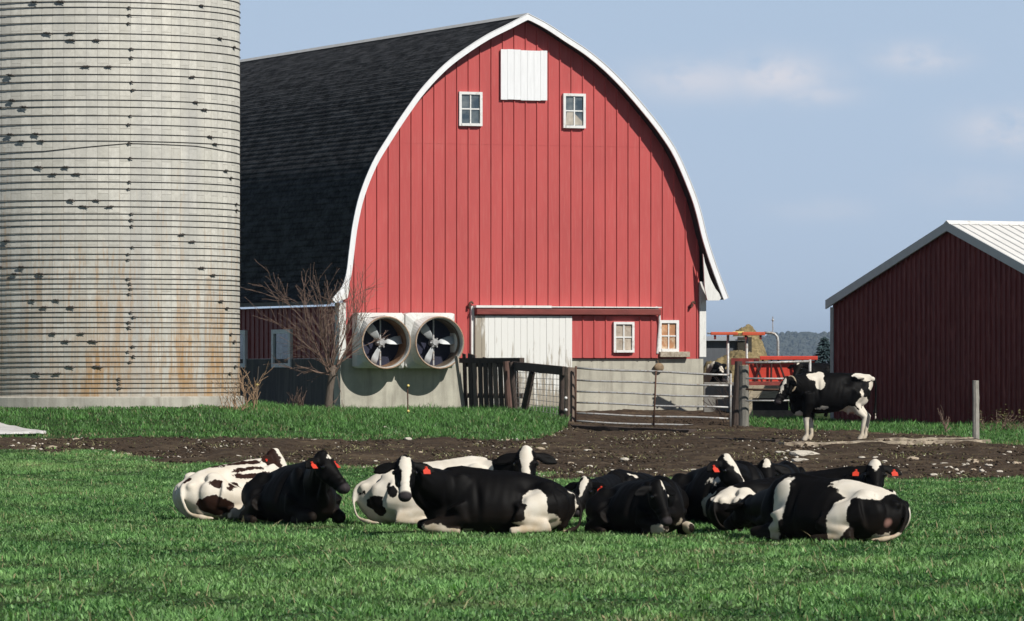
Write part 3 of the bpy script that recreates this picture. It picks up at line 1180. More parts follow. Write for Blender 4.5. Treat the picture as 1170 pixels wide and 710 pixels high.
mb = MB()
nseg = 96
HT = 15.0
vs = [(SR * math.sin(2 * PI * k / nseg), -SR * math.cos(2 * PI * k / nseg), z) for z in (-.2, HT) for k in range(nseg)]
mb.add(vs, [(k, (k + 1) % nseg, nseg + (k + 1) % nseg, nseg + k) for k in range(nseg)] + [tuple(range(nseg, 2 * nseg))])
o = mb.build('stave_wall', silo_mat(), silo)
o.data.polygons.foreach_set('use_smooth', [len(p.vertices) == 4 for p in o.data.polygons])
mb = MB()
mb.tube([(0, 0, -.9), (0, 0, .24), (0, 0, .27)], [SR + .12, SR + .12, SR + .04], 72)
mb.build('footing', concrete_mat('silo_footing', (.46, .44, .38), .6), silo)
mb = MB()
dome = [(SR * math.cos(a), SR * math.sin(a) * .62) for a in [PI / 2 * k / 10 for k in range(11)]]
mb.tube([(0, 0, HT + .01 + z) for r, z in dome], [max(r, .02) for r, z in dome], 48)
mb.build('roof', M['galv'], silo, sm=True)

hy_c = [9, 17.5, 27, 56, 66, 94, 103, 132.5, 142.5, 181, 208, 216, 244.6, 251.4, 258.3, 282.6, 290.6, 297, 318.7, 324.4, 330, 336, 357, 362.4, 368.5, 374.2, 396, 402, 407.3, 413.8]
hy_p = [(2, (55, 84), 236), (38, (70, 95), 255), (46, (96, 124), 269), (76, (112, 137), None), (85, (3, 27), 226), (114, (5, 29), 230), (122, (14, 43), 239), (153, (27, 57), 245),
        (161, (40, 63), 250), (191, (60, 90), 261), (199, (76, 102), 266), (229, (96, 124), 271), (236, (110, 138), 273), (267, (10, 0), 215), (275, (22, -3), 226),
        (305, (14, 40), 236), (313, (32, 62), 248), (343, (53, 80), 256), (351, (66, 96), 262), (381, (76, 107), 266), (390, (90, 120), 269), (419, (95, 125), 270), (427, (58, 80), 265)]
hy_s = [433, 438, 443.5, 449, 454]


def ring_z(px, y):
    s = (px - SXp) / 174.0
    Yf = SY - SR * math.sqrt(max(0, 1 - s * s))
    return CZ + (HY - y) / F * Yf - SZ


hoop_me = None
HR = SR + .013


def hoop_mesh(bend=False):
    mb = MB()
    pts = []
    for k in range(97):
        a = 2 * PI * k / 96
        z = 0
        if bend:
            sx = math.sin(a)
            if math.cos(a) > 0:
                z = float(np.interp(sx, [-1, -.2, .34, .36, .75, 1.], [-.22, -.17, .02, .02, .0, -.10]))
            else:
                z = -.16 + .03 * sx
        pts.append((HR * math.sin(a), -HR * math.cos(a), z))
    mb.tube(pts, .0078, 6, cap=False)
    me = mb.mesh('hoop')
    me.materials.append(M['darksteel'])
    me.polygons.foreach_set('use_smooth', [True] * len(me.polygons))
    return me


def lug_mesh():
    mb = MB()      # cast turnbuckle lug, long axis round the silo (x), sits on the wall (y forward = -)
    mb.tube([(-.13, -.03, .0), (-.05, -.045, .0), (.05, -.045, .0), (.13, -.03, 0)], [.012, .026, .026, .012], 8)
    mb.box((-.045, -.03, .0), (.024, .05, .075))
    mb.box((.045, -.03, .0), (.024, .05, .075))
    mb.tube([(.05, -.05, -.01), (.14, -.06, -.035)], .010, 6)
    me = mb.mesh('turnbuckle')
    me.materials.append(M['darksteel'])
    return me


def seam_mesh():
    mb = MB()
    mb.box((0, -.03, .0), (.045, .05, .07))
    mb.tube([(-.05, -.05, .012), (.10, -.05, -.004)], .014, 6)
    me = mb.mesh('turnbuckle')
    me.materials.append(M['darksteel'])
    return me


hoop_me, bend_me, lug_me, seam_me = hoop_mesh(), hoop_mesh(True), lug_mesh(), seam_mesh()


def add_hoop(z, me, lugs):
    h_ = bpy.data.objects.new('hoop', me)
    COL.objects.link(h_)
    h_.parent = silo
    h_.location = (0, 0, z)
    h_.rotation_euler = (0, 0, 0)
    for s, lm, dz in lugs:
        if abs(s) > .999:
            continue
        a = math.asin(s)
        l_ = bpy.data.objects.new('turnbuckle', lm)
        COL.objects.link(l_)
        l_.parent = h_
        l_.location = (HR * math.sin(a), -HR * math.cos(a), dz)
        l_.rotation_euler = (0, 0, a)
        l_.scale = (random.uniform(.62, .9), random.uniform(.5, .65), random.uniform(.6, .85))
        l_.rotation_euler = (0, random.uniform(-.12, .12), a)


for y in hy_c:
    add_hoop(ring_z(162, y), hoop_me, [((160 + random.uniform(-2.5, 4) - SXp) / 174, seam_me, 0)])
add_hoop(ring_z(162, 165), bend_me, [((159 - SXp) / 174, seam_me, .02)])
for y, (l0, l1), r in hy_p:
    lg = [((l0 - SXp) / 174, lug_me, 0), ((l1 - SXp) / 174, lug_me, 0)]
    if r:
        lg.append((min(.985, (r - SXp) / 174), lug_me, 0))
    add_hoop(ring_z(90, y), hoop_me, lg)
for i, y in enumerate(hy_s):
    add_hoop(ring_z(100, y), hoop_me, [((148 - SXp) / 174, seam_me, 0)] if i < 3 else [])
for k in range(1, 15):
    add_hoop(ring_z(100, 2 - k * 9.9), hoop_me, [])

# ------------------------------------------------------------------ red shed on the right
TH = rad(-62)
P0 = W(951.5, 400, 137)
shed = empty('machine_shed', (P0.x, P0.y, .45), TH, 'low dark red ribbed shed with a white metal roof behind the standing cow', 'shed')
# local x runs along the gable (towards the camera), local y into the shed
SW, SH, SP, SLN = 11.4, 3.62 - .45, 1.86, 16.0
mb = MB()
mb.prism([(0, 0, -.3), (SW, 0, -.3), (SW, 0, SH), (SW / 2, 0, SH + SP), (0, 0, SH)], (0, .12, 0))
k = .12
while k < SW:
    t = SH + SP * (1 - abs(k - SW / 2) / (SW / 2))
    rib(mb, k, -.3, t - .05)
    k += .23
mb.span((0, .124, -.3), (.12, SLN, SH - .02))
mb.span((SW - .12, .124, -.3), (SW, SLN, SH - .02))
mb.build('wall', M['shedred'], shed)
mb = MB()
mb.span((-.05, -.05, -.3), (.10, .20, SH - .1))
mb.build('corner_trim', plain('grey_corner_trim', (.40, .40, .40), .6, .1), shed)


def roofpoly(ov, dz):
    s = SP / (SW / 2)
    return [(-ov, SH - s * ov + dz), (SW / 2, SH + SP + dz), (SW + ov, SH - s * ov + dz)]


OVS = .10
A, B = roofpoly(OVS, .10), roofpoly(OVS, .0)
mb = MB()
for (p, q, r, s_) in ((A[0], A[1], B[1], B[0]), (A[1], A[2], B[2], B[1])):
    mb.prism([(p[0], -.10, p[1]), (q[0], -.10, q[1]), (r[0], -.10, r[1]), (s_[0], -.10, s_[1])], (0, SLN + .2, 0))
y = .1
while y < SLN:
    for (p, q) in ((A[0], A[1]), (A[1], A[2])):
        mb.prism([(p[0], y, p[1] - .01), (q[0], y, q[1] - .01), (q[0], y + .015, q[1] + .03), (p[0], y + .015, p[1] + .03)], (0, .05, 0))
    y += .30
mb.build('roof', plain('white_metal_roof', (.80, .79, .76), .45, .06, nscale=2, dirt=((.6, .58, .53), .3), bump=0), shed)
mb = MB()
C, D_ = roofpoly(OVS + .03, .125), roofpoly(OVS + .03, -.10)
for (p, q, r, s_) in ((C[0], C[1], D_[1], D_[0]), (C[1], C[2], D_[2], D_[1])):
    mb.prism([(p[0], -.15, p[1]), (q[0], -.15, q[1]), (r[0], -.15, r[1]), (s_[0], -.15, s_[1])], (0, .045, 0))
mb.build('rake_trim', plain('pale_grey_metal_trim', (.56, .57, .58), .45, .06, nscale=3, bump=0), shed)
mb = MB()
mb.prism([(SW / 2 - .16, -.155, A[1][1] - .035), (SW / 2, -.155, A[1][1] + .065), (SW / 2 + .16, -.155, A[1][1] - .035), (SW / 2, -.155, A[1][1] + .02)], (0, SLN + .4, 0))
mb.build('ridge_cap', M['white'], shed)

# ------------------------------------------------------------------ cows
def coat_mat(name, dark, white=(.68, .635, .555)):
    m, nt, b = new_mat(name)
    at = N(nt, 'ShaderNodeAttribute', attribute_name='white')
    pk_ = N(nt, 'ShaderNodeAttribute', attribute_name='pink')
    nz = N(nt, 'ShaderNodeAttribute', attribute_name='muzzle')
    mu = N(nt, 'ShaderNodeAttribute', attribute_name='mud')
    v = coords(nt)
    n = noise_(nt, v, 14, 4, .6)
    n2 = noise_(nt, v, 60, 3, .6)
    n3 = noise_(nt, v, 4, 5, .65)
    nlow = noise_(nt, v, 5.5, 3, .6)
    f = math_(nt, 'ADD', at.outputs['Fac'], math_(nt, 'MULTIPLY', math_(nt, 'SUBTRACT', n, .5), .05))
    f = math_(nt, 'ADD', f, math_(nt, 'MULTIPLY', math_(nt, 'SUBTRACT', nlow, .5), .11))
    f = math_(nt, 'ADD', f, math_(nt, 'MULTIPLY', math_(nt, 'SUBTRACT', n2, .5), .012))
    fac = ramp(nt, math_(nt, 'MULTIPLY_ADD', f, 10, .5), [(.46, 0.), (.54, 1.)])
    w = mixc(nt, ramp(nt, n3, [(.35, 0.), (.7, .7)]), white, (.56, .49, .38))
    w = mixc(nt, math_(nt, 'MULTIPLY', mu.outputs['Fac'], ramp(nt, n3, [(.25, .25), (.6, 1.)])), w, (.40, .31, .20))
    d = mixc(nt, ramp(nt, n3, [(.4, 0.), (.75, .5)]), dark, tuple(x * 1.9 for x in dark))
    d = mixc(nt, math_(nt, 'MULTIPLY', mu.outputs['Fac'], math_(nt, 'MULTIPLY', n3, .35)), d, (.09, .06, .04))
    col = mixc(nt, fac, d, w)
    col = mixc(nt, pk_.outputs['Fac'], col, (.50, .27, .22))
    col = mixc(nt, nz.outputs['Fac'], col, (.035, .03, .032))
    L(nt, col, b.inputs['Base Color'])
    b.inputs['Roughness'].default_value = .6
    b.inputs['Specular IOR Level'].default_value = .085
    mp = coords(nt, (12, 60, 60))
    bump_(nt, b, noise_(nt, mp, 1.5, 3), .18, .006)
    return m


COAT = coat_mat('holstein_coat', (.0032, .0029, .0029))
COAT_BROWN = coat_mat('brown_black_coat', (.022, .0095, .0065), (.70, .65, .57))
EYE = plain('cow_eye', (.006, .005, .005), .08, .1, bump=0, spec=.9)


def ell(p, c, r):
    return (1 - np.sqrt((((p - np.array(c)) / np.array(r)) ** 2).sum(1))) * min(r)


def curve3(pts, rads, k=6):
    """smooth tube path through 3D points"""
    P = [np.array(q, float) for q in pts]
    P = [2 * P[0] - P[1]] + P + [2 * P[-1] - P[-2]]
    out, rr_ = [], []
    for i in range(len(P) - 3):
        a, b, c, d = P[i:i + 4]
        for t in np.linspace(0, 1, k, endpoint=False):
            out.append(.5 * (2 * b + (c - a) * t + (2 * a - 5 * b + 4 * c - d) * t * t + (3 * b - a - 3 * c + d) * t ** 3))
            rr_.append(rads[i] * (1 - t) + rads[i + 1] * t)
    return out + [P[-2]], rr_ + [rads[-1]]


def bez(p0, p1, p2, t):
    return p0 * (1 - t) ** 2 + p1 * 2 * t * (1 - t) + p2 * t * t


X3, Y3, Z3 = Vector((1, 0, 0)), Vector((0, 1, 0)), Vector((0, 0, 1))


HS = 1.12                                          # head size


def head_geo(mb, P, f, u):
    """P: poll, f: towards the muzzle, u: normal of the face"""
    f = f.normalized()
    u = (u - f * u.dot(f)).normalized()
    s = u.cross(f)                                # cow's left
    s0 = s
    f, u, s = f * HS, u * HS, s * HS
    secs = []
    for t, hw, hh, off in ((-.05, .045, .05, -.075), (-.015, .083, .085, -.085), (.05, .098, .115, -.105), (.12, .108, .125, -.115), (.17, .112, .126, -.122),
                           (.23, .094, .118, -.122), (.30, .073, .102, -.113), (.38, .064, .086, -.100), (.44, .073, .078, -.094), (.485, .072, .066, -.088), (.515, .055, .045, -.083), (.525, .03, .03, -.083)):
        secs.append((P + f * t + u * off, s, u, hw, hh))
    mb.loft(secs, 20)
    mb.ball(P + f * .0 + u * -.03, (.055, .055, .05))                     # poll
    for k in (-1, 1):
        mb.ball(P + f * .155 + u * -.062 + s * (k * .098), .033)            # brow
        mb.ball(P + f * .49 + u * -.06 + s * (k * .04), .028)              # nostril rim
        mb.ball(P + f * .22 + u * -.16 + s * (k * .06), (.055, .055, .055))  # jaw
        # ear
        b0 = P + f * .035 + u * -.085 + s * (k * .085)
        d = (s * k * 1.0 + f * .20 - u * .18).normalized()
        wv = (f * .9 - u * .25 - d * (f * .9 - u * .25).dot(d)).normalized()
        tv = d.cross(wv)
        es = []
        for q, w_, th in ((-.02, .030, .026), (.03, .040, .024), (.09, .064, .019), (.145, .072, .017), (.20, .055, .015), (.24, .030, .013), (.258, .012, .010)):
            es.append((b0 + d * (q * HS) - Z3 * (q * q * .25), wv, tv, w_ * HS, th))
        mb.loft(es, 12)
    return s0


LYING = [(-.93, .34, .07, .07), (-.86, .335, .165, .18), (-.72, .31, .285, .30), (-.52, .325, .34, .37), (-.28, .35, .36, .43), (0., .36, .37, .45), (.22, .37, .38, .42),
         (.42, .385, .39, .35), (.58, .41, .39, .27), (.72, .40, .34, .21), (.83, .38, .24, .15), (.90, .37, .12, .08)]
STAND = [(-.86, 1.22, .10, .08), (-.80, 1.20, .19, .16), (-.66, 1.13, .27, .225), (-.5, 1.085, .325, .265), (-.25, 1.02, .39, .33), (.05, .995, .415, .335), (.30, .985, .42, .30),
         (.48, 1.01, .41, .24), (.62, 1.02, .39, .20), (.74, .98, .33, .15), (.83, .92, .22, .09)]


def make_cow(label, loc, yaw, poll, face, up=None, hs=1, scale=1., base='k', ops=(), hops=(), tags=(1, -1), coat=None, stand=False,
             pinks=(), group='Holstein cows lying in the pasture', collar=False, neck_sag=0., tag_mats=None, voxel=.0125, zs=1.):
    coat = coat or COAT
    root = empty('cow', loc, yaw, label, 'cow', group)
    root.scale = (scale, scale, scale * zs)
    mb = MB()
    P = Vector(poll)
    f = Vector(face).normalized()
    u = Vector(up) if up else (Z3 - f * f.z)
    if u.length < .05:
        u = X3
    u = (u - f * u.dot(f)).normalized()
    if not up and f.z < 0 and u.z < 0:
        u = -u
    trunk = STAND if stand else LYING
    secs = []
    for x, zc, hh, hw in trunk:
        secs.append((Vector((x, 0, zc)), Y3, Z3, hw, hh))
    egg = .16 if stand else .24
    # squarer sections: two lofts slightly overlapping make the flank fuller
    mb.loft(secs, 28, egg)
    tz = (lambda x: float(np.interp(x, [q[0] for q in trunk], [q[1] + q[2] for q in trunk])))
    # spine ridge, hooks, pins, withers
    mb.tube([(x, 0, tz(x) - dz) for x, dz in ((-.84, .05), (-.6, .055), (-.3, .05), (.1, .045), (.45, .03), (.62, .05))], [.045, .07, .065, .065, .065, .06], 10)
    for s in (1, -1):
        mb.ball((-.54, s * (.20 if stand else .23), tz(-.54) - .092), (.15, .085, .07))
        mb.ball((-.83, s * .10, tz(-.80) - .10), (.08, .055, .06))
        mb.ball((.50, s * (.17 if stand else .21), tz(.5) - .30), (.17, .085, .25), Matrix.Rotation(-.25, 3, 'Y'))
    # neck
    nb = Vector((.52, 0, 1.12 if stand else .47))
    hb = P + f * .067 - u * .129 - (f * .0)
    ctrl = nb * .5 + hb * .5 + Vector((.09, 0, .02 if stand else .0)) + Vector((0, 0, -neck_sag))
    ns = []
    for i in range(9):
        t = i / 8
        c = bez(nb, ctrl, hb, t)
        d = (bez(nb, ctrl, hb, min(1, t + .02)) - bez(nb, ctrl, hb, max(0, t - .02))).normalized()
        sv = d.cross(Z3)
        sv = (sv if sv.length > .2 else Y3).normalized()
        if i and sv.dot(ns[-1][1]) < 0:
            sv = -sv
        uv_ = sv.cross(d)
        hw = .205 * (1 - t) + .088 * t
        hh = (.31 if stand else .28) * (1 - t) ** 1.2 + .118 * t
        ns.append((c, sv, uv_, hw, hh))
    mb.loft(ns, 20)
    mb.tube([(.80, 0, .85 if stand else .28), ctrl + Vector((.05, 0, -.22)), hb + f * .12 - u * .03], [.09, .055, .04], 10)    # dewlap
    s_left = head_geo(mb, P, f, u)
    if stand:
        mb.ball((.66, 0, .68), (.20, .11, .16))
        for s, dx in ((1, .04), (-1, -.09)):
            mb.tube([(.50 + dx * .3, s * .17, 1.0), (.47 + dx * .5, s * .185, .78), (.49 + dx, s * .165, .60), (.51 + dx, s * .155, .43), (.50 + dx, s * .15, .38), (.49 + dx, s * .15, .16), (.49 + dx, s * .15, .12), (.53 + dx, s * .15, .06), (.55 + dx, s * .15, .0)],
                    [.17, .135, .088, .062, .056, .040, .048, .056, .062], 12)
        for s, dx in ((1, .04), (-1, -.07)):
            mb.ball((-.60 + dx * .3, s * .15, 1.0), (.21, .12, .28))
            mb.tube([(-.55 + dx * .3, s * .17, 1.0), (-.45 + dx * .6, s * .19, .78), (-.60 + dx, s * .165, .60), (-.72 + dx, s * .15, .50), (-.70 + dx, s * .15, .42), (-.66 + dx, s * .15, .18), (-.66 + dx, s * .15, .13), (-.62 + dx, s * .15, .06), (-.60 + dx, s * .15, .0)],
                    [.2, .135, .083, .060, .052, .040, .048, .056, .062], 12)
        mb.ball((-.42, 0, .70), (.22, .14, .13))
        for tx, ty in ((-.48, .06), (-.48, -.06), (-.34, .06), (-.34, -.06)):
            mb.tube([(tx, ty, .66), (tx, ty, .54)], [.026, .018], 8)
        mb.tube(*curve3([(-.80, 0, 1.33), (-.91, .02, 1.24), (-.92, .03, .95), (-.91, .035, .70), (-.905, .04, .60), (-.91, .04, .45)], [.045, .034, .025, .03, .05, .02]), 8)
    else:
        for s in (1, -1):
            # folded fore leg: elbow, knee ahead of the chest, shank folded back
            w_ = .20
            mb.tube([(.52, s * .24, .34), (.46, s * .27, .19), (.66, s * (w_ + .03), .135), (.87, s * w_, .115)], [.15, .11, .082, .066], 12)
            mb.ball((.89, s * w_, .105), (.07, .065, .07))
            mb.tube([(.88, s * w_, .075), (.72, s * (w_ + .06), .06), (.58, s * (w_ + .08), .05), (.50, s * (w_ + .09), .045)], [.055, .045, .045, .05], 10)
        s = hs
        # visible hind leg: haunch, stifle, hock and foot on the ground beside the belly
        mb.ball((-.48, s * .27, .31), (.35, .17, .28), Matrix.Rotation(.35, 3, 'Y'))
        mb.tube([(-.55, s * .27, .34), (-.30, s * .39, .28), (-.14, s * .44, .24)], [.24, .18, .13], 14)
        mb.tube([(-.14, s * .45, .25), (-.26, s * .48, .17), (-.52, s * .50, .10)], [.13, .095, .062], 12)
        mb.tube([(-.54, s * .50, .085), (-.36, s * .53, .06), (-.20, s * .55, .055), (-.14, s * .555, .05), (-.05, s * .56, .04)], [.065, .046, .046, .055, .055], 12)
        mb.ball((-.52, -s * .24, .32), (.32, .17, .28))
        mb.tube([(-.50, -s * .30, .26), (-.25, -s * .36, .18), (-.14, -s * .34, .14)], [.19, .15, .1], 12)
        mb.ball((-.62, s * .12, .14), (.2, .16, .13))            # udder pressed to the ground
        mb.tube(*curve3([(-.82, 0, .50), (-.93, s * .03, .42), (-.965, s * .08, .28), (-.93, s * .17, .11), (-.82, s * .31, .05), (-.70, s * .40, .04)], [.045, .036, .028, .026, .040, .02]), 8)
    me0 = mb.mesh('cow_raw')
    ob0 = bpy.data.objects.new('cow_raw', me0)
    COL.objects.link(ob0)
    r = ob0.modifiers.new('r', 'REMESH')
    r.mode = 'VOXEL'
    r.voxel_size = voxel
    r.adaptivity = 0
    dg = bpy.context.evaluated_depsgraph_get()
    me = bpy.data.meshes.new_from_object(ob0.evaluated_get(dg))
    bpy.data.objects.remove(ob0)
    bpy.data.meshes.remove(me0)
    n = len(me.vertices)
    co_ = np.empty(n * 3, np.float32)
    me.vertices.foreach_get('co', co_)
    p = co_.reshape(-1, 3).astype(float)
    ne = len(me.edges)
    ed = np.empty(ne * 2, np.int32)
    me.edges.foreach_get('vertices', ed)
    ed = ed.reshape(-1, 2)
    deg = np.bincount(ed.ravel(), minlength=n).astype(float)[:, None]
    rel = p - np.array(P)
    hx, hn = rel @ np.array(f), np.linalg.norm(rel, axis=1)
    near_head = smooth(.42, .30, np.linalg.norm(rel - np.array(f) * .22, axis=1)) 
    low = smooth(.75, .55, p[:, 2]) if stand else np.zeros(n)
    wgt = np.maximum(near_head, low)[:, None]
    for it in range(14):
        acc = np.zeros_like(p)
        np.add.at(acc, ed[:, 0], p[ed[:, 1]])
        np.add.at(acc, ed[:, 1], p[ed[:, 0]])
        lam = .6 * (np.ones_like(wgt) if it < 5 else (1 - wgt))
        p = p + lam * (acc / deg - p)
    me.vertices.foreach_set('co', p.astype(np.float32).ravel())
    # hollows, swellings and folds that the smoothing would lose
    nrm = np.empty(n * 3, np.float32)
    me.update()
    me.vertices.foreach_get('normal', nrm) if False else None
    me.vertex_normals.foreach_get('vector', nrm)
    nrm = nrm.reshape(-1, 3).astype(float)
    zf = 1.62 if stand else 1.0                     # heights scale up on a standing animal
    zo = .15 if stand else 0.
    disp = np.zeros(n)

    def dent(c, r_, amt):
        nonlocal disp
        for sg in (1, -1):
            dd_ = (((p - np.array((c[0], c[1] * sg, c[2]))) / np.array(r_)) ** 2).sum(1)
            disp = disp + 1.35 * amt * np.exp(-dd_ * 1.6)
    if stand:
        dent((-.30, .27, 1.24), (.14, .15, .13), -.05)
        dent((.30, .27, 1.05), (.05, .2, .25), -.02)
        dent((.62, .15, 1.02), (.05, .2, .22), -.025)
        dent((-.62, .22, 1.20), (.10, .15, .10), -.03)
        rib_ = np.sin((p[:, 0] + p[:, 2] * .25) * 2 * PI / .105) * smooth(-.30, -.18, p[:, 0]) * smooth(.36, .22, p[:, 0]) * smooth(.82, .92, p[:, 2]) * smooth(1.36, 1.22, p[:, 2])
        disp += rib_ * .0035 * (.6 + .4 * np.sin(p[:, 0] * 9 + p[:, 2] * 4))
    else:
        dent((-.30, .30, .58), (.15, .2, .11), -.05)
        dent((.30, .36, .42), (.05, .2, .26), -.022)
        dent((.66, .2, .45), (.05, .2, .22), -.022)
        dent((-.66, .25, .50), (.10, .15, .10), -.035)
        dent((-.20, .46, .40), (.06, .14, .13), -.025)
        rib_ = np.sin((p[:, 0] + p[:, 2] * .3) * 2 * PI / .11) * smooth(-.26, -.14, p[:, 0]) * smooth(.32, .2, p[:, 0]) * smooth(.30, .40, p[:, 2])
        disp += rib_ * .0012
    # neck folds, soft unevenness of hide and muscle
    ph_ = np.random.default_rng(abs(hash(label)) % 1000 if False else len(label)).uniform(0, 6.28, 12)
    und = np.zeros(n)
    for kq in range(6):
        fr = (6, 9, 13, 17, 23, 30)[kq]
        ax = np.random.default_rng(kq * 7 + len(label)).normal(0, 1, 3)
        ax /= np.linalg.norm(ax)
        und += np.sin(p @ ax * fr + ph_[kq]) / (2 + kq)
    disp += und * .0075 * (1 - wgt[:, 0])
    fold = np.sin(hx * 2 * PI / .075 + p[:, 2] * 5) * smooth(.20, .30, np.linalg.norm(rel - np.array(f) * .1, axis=1)) * smooth(.62, .42, hn)
    disp += fold * .004
    p = p + nrm * disp[:, None]
    me.vertices.foreach_set('co', p.astype(np.float32).ravel())
    if not stand:                                 # resting weight: nothing below the ground
        p[:, 2] = np.maximum(p[:, 2], .002 + .0 * p[:, 2])
        me.vertices.foreach_set('co', p.astype(np.float32).ravel())
    d = p - np.array(P)
    hp = np.stack([d @ np.array(f), d @ np.array(s_left), d @ np.array(u)], 1) / HS      # head frame: along face, left, up
    isH = (hp[:, 0] > -.12) & (hp[:, 0] < .6) & (np.abs(hp[:, 1]) < .36) & (hp[:, 2] > -.32) & (hp[:, 2] < .12)
    Fd = np.full(n, .3 if base == 'w' else -.3)
    for kind, c, rr in ops:
        g = ell(p, c, rr)
        Fd = np.maximum(Fd, g) if kind == 'w' else np.minimum(Fd, -g)
    for kind, c, rr in hops:
        g = np.where(isH, ell(hp, c, rr), -.3)
        Fd = np.maximum(Fd, g) if kind == 'w' else np.minimum(Fd, -g)
    pink = np.zeros(n)
    for c, rr in pinks:
        pink = np.maximum(pink, np.clip(ell(p, c, rr) * 40, 0, 1))
    muz = np.where(isH, smooth(.425, .465, hp[:, 0]) * smooth(-.17, -.13, hp[:, 2]), 0)
    mud = (smooth(.42, .03, p[:, 2]) * .75 + smooth(.2, .0, p[:, 2]) * .2) if not stand else smooth(.75, .1, p[:, 2]) * .6
    for k, a in (('white', Fd), ('pink', pink), ('muzzle', muz), ('mud', mud)):
        at = me.attributes.new(k, 'FLOAT', 'POINT')
        at.data.foreach_set('value', a.astype(np.float32))
    me.materials.clear()
    me.materials.append(coat)
    me.polygons.foreach_set('use_smooth', [True] * len(me.polygons))
    me.name = 'body'
    body = bpy.data.objects.new('body', me)
    COL.objects.link(body)
    body.parent = root
    for k in (-1, 1):
        mb = MB()
        mb.ball(P + (f * .158 + u * -.072 + s_left * (k * .112)) * HS, .0255, nu=12, nv=8)
        mb.build('eye', EYE, root, sm=True)
    for k in tags:
        b0 = P + (f * .035 + u * -.085 + s_left * (k * .085)) * HS
        dd = (s_left * k * 1.0 + f * .20 - u * .18).normalized()
        q = b0 + dd * .155 - Z3 * .012
        out = u * .030
        mb = MB()
        nrm = (u * 1.0 + s_left * (k * .15)).normalized()
        hv = nrm.cross(Z3)
        hv = hv.normalized() if hv.length > .1 else s_left
        dn = hv.cross(nrm).normalized()
        if dn.z > 0:
            dn = -dn
        c0 = q + nrm * .026
        pts = [c0 + hv * a + dn * b for a, b in ((-.014, -.012), (.014, -.012), (.018, .022), (.042, .038), (.042, .098), (-.042, .098), (-.042, .038), (-.018, .022))]
        mb.prism([pp - nrm * .003 for pp in pts], nrm * .006)
        mb.ball(c0 - dn * -.002 + nrm * .006, .012, nu=8, nv=5)
        mb.build('ear_tag', M['tag'], root)
    if collar:
        t = .80
        c = bez(nb, ctrl, hb, t)
        dvec = (bez(nb, ctrl, hb, t + .02) - bez(nb, ctrl, hb, t - .02)).normalized()
        sv = dvec.cross(Z3).normalized()
        uv_ = sv.cross(dvec)
        mb = MB()
        pts = [c + sv * (.108 * math.cos(a)) + uv_ * (.158 * math.sin(a)) for a in [2 * PI * k / 24 for k in range(25)]]
        mb.tube(pts, .02, 6, cap=False)
        mb.build('collar', plain('tan_strap', (.36, .29, .2), .7, .2), root, sm=True)
    return root


def cow_at(px, Y, dz=0.):
    p = on_ground(px, Y)
    p.z += dz - .01
    return p


def to_local(px, py, Y, loc, yaw, sc):
    """photo point at distance Y -> position in a cow's own frame"""
    w = W(px, py, Y) - loc
    c, s = math.cos(-yaw), math.sin(-yaw)
    return Vector((w.x * c - w.y * s, w.x * s + w.y * c, w.z)) / sc


def dirl(v, yaw):
    c, s = math.cos(-yaw), math.sin(-yaw)
    return (v[0] * c - v[1] * s, v[0] * s + v[1] * c, v[2])


def herd(label, px, Y, yaw, head, face, **k):
    """head: (pixel x, pixel y, distance of the poll); face: world direction of the muzzle"""
    yaw = rad(yaw)
    loc = cow_at(px, Y, k.pop('dz', 0.))
    sc = k.get('scale', 1.)
    return make_cow(label, loc, yaw, to_local(*head, loc, yaw, sc), dirl(face, yaw), **k)


BLAZE = [('w', (.10, 0, .0), (.22, .045, .08)), ('w', (.30, 0, .0), (.22, .032, .08))]
# 1 white cow with brown-black markings, rump towards us
herd('white cow with brown-black streaks and spots, leftmost in the herd, rump towards us', 268, 67.4, 44, (317, 514.5, 67.9), (.50, -.22, -.80), hs=-1, base='w', coat=COAT_BROWN, scale=.98,
     ops=[('k', (-.72, -.40, .20), (.30, .22, .13)), ('k', (-.60, -.32, .47), (.10, .12, .06)), ('k', (-.48, -.38, .42), (.10, .12, .06)), ('k', (-.27, -.38, .50), (.045, .14, .075)),
          ('k', (-.36, -.04, .73), (.20, .10, .05)), ('k', (-.12, -.22, .67), (.30, .06, .04)), ('k', (.00, -.31, .58), (.28, .09, .035)), ('k', (.16, -.36, .47), (.22, .1, .03)), ('k', (.02, -.05, .74), (.2, .05, .04)),
          ('k', (.32, -.30, .58), (.10, .2, .05)), ('k', (.25, -.08, .76), (.14, .05, .05)), ('k', (.34, -.36, .36), (.10, .14, .03)), ('k', (.10, -.2, .66), (.22, .04, .04)), ('k', (-.9, 0, .54), (.12, .06, .06)),
          ('k', (.80, -.05, .68), (.26, .35, .36)), ('k', (.55, -.22, .50), (.10, .15, .2)), ('w', (-.95, 0, .3), (.08, .14, .3))],
     hops=[('k', (.1, 0, -.1), (.3, .3, .2)), ('w', (.05, .02, .03), (.20, .085, .07)), ('w', (.30, .0, .0), (.24, .075, .07)), ('w', (.34, -.05, -.12), (.10, .05, .12))], tags=(-1,))
# 2 black cow
herd('all-black cow lying with a small white star on its forehead', 339, 65.9, -63, (371, 516.5, 64.5), (.58, -.36, -.73), hs=-1, scale=1.0,
     hops=[('w', (.075, .012, .0), (.028, .034, .05))], tags=(1, -1))
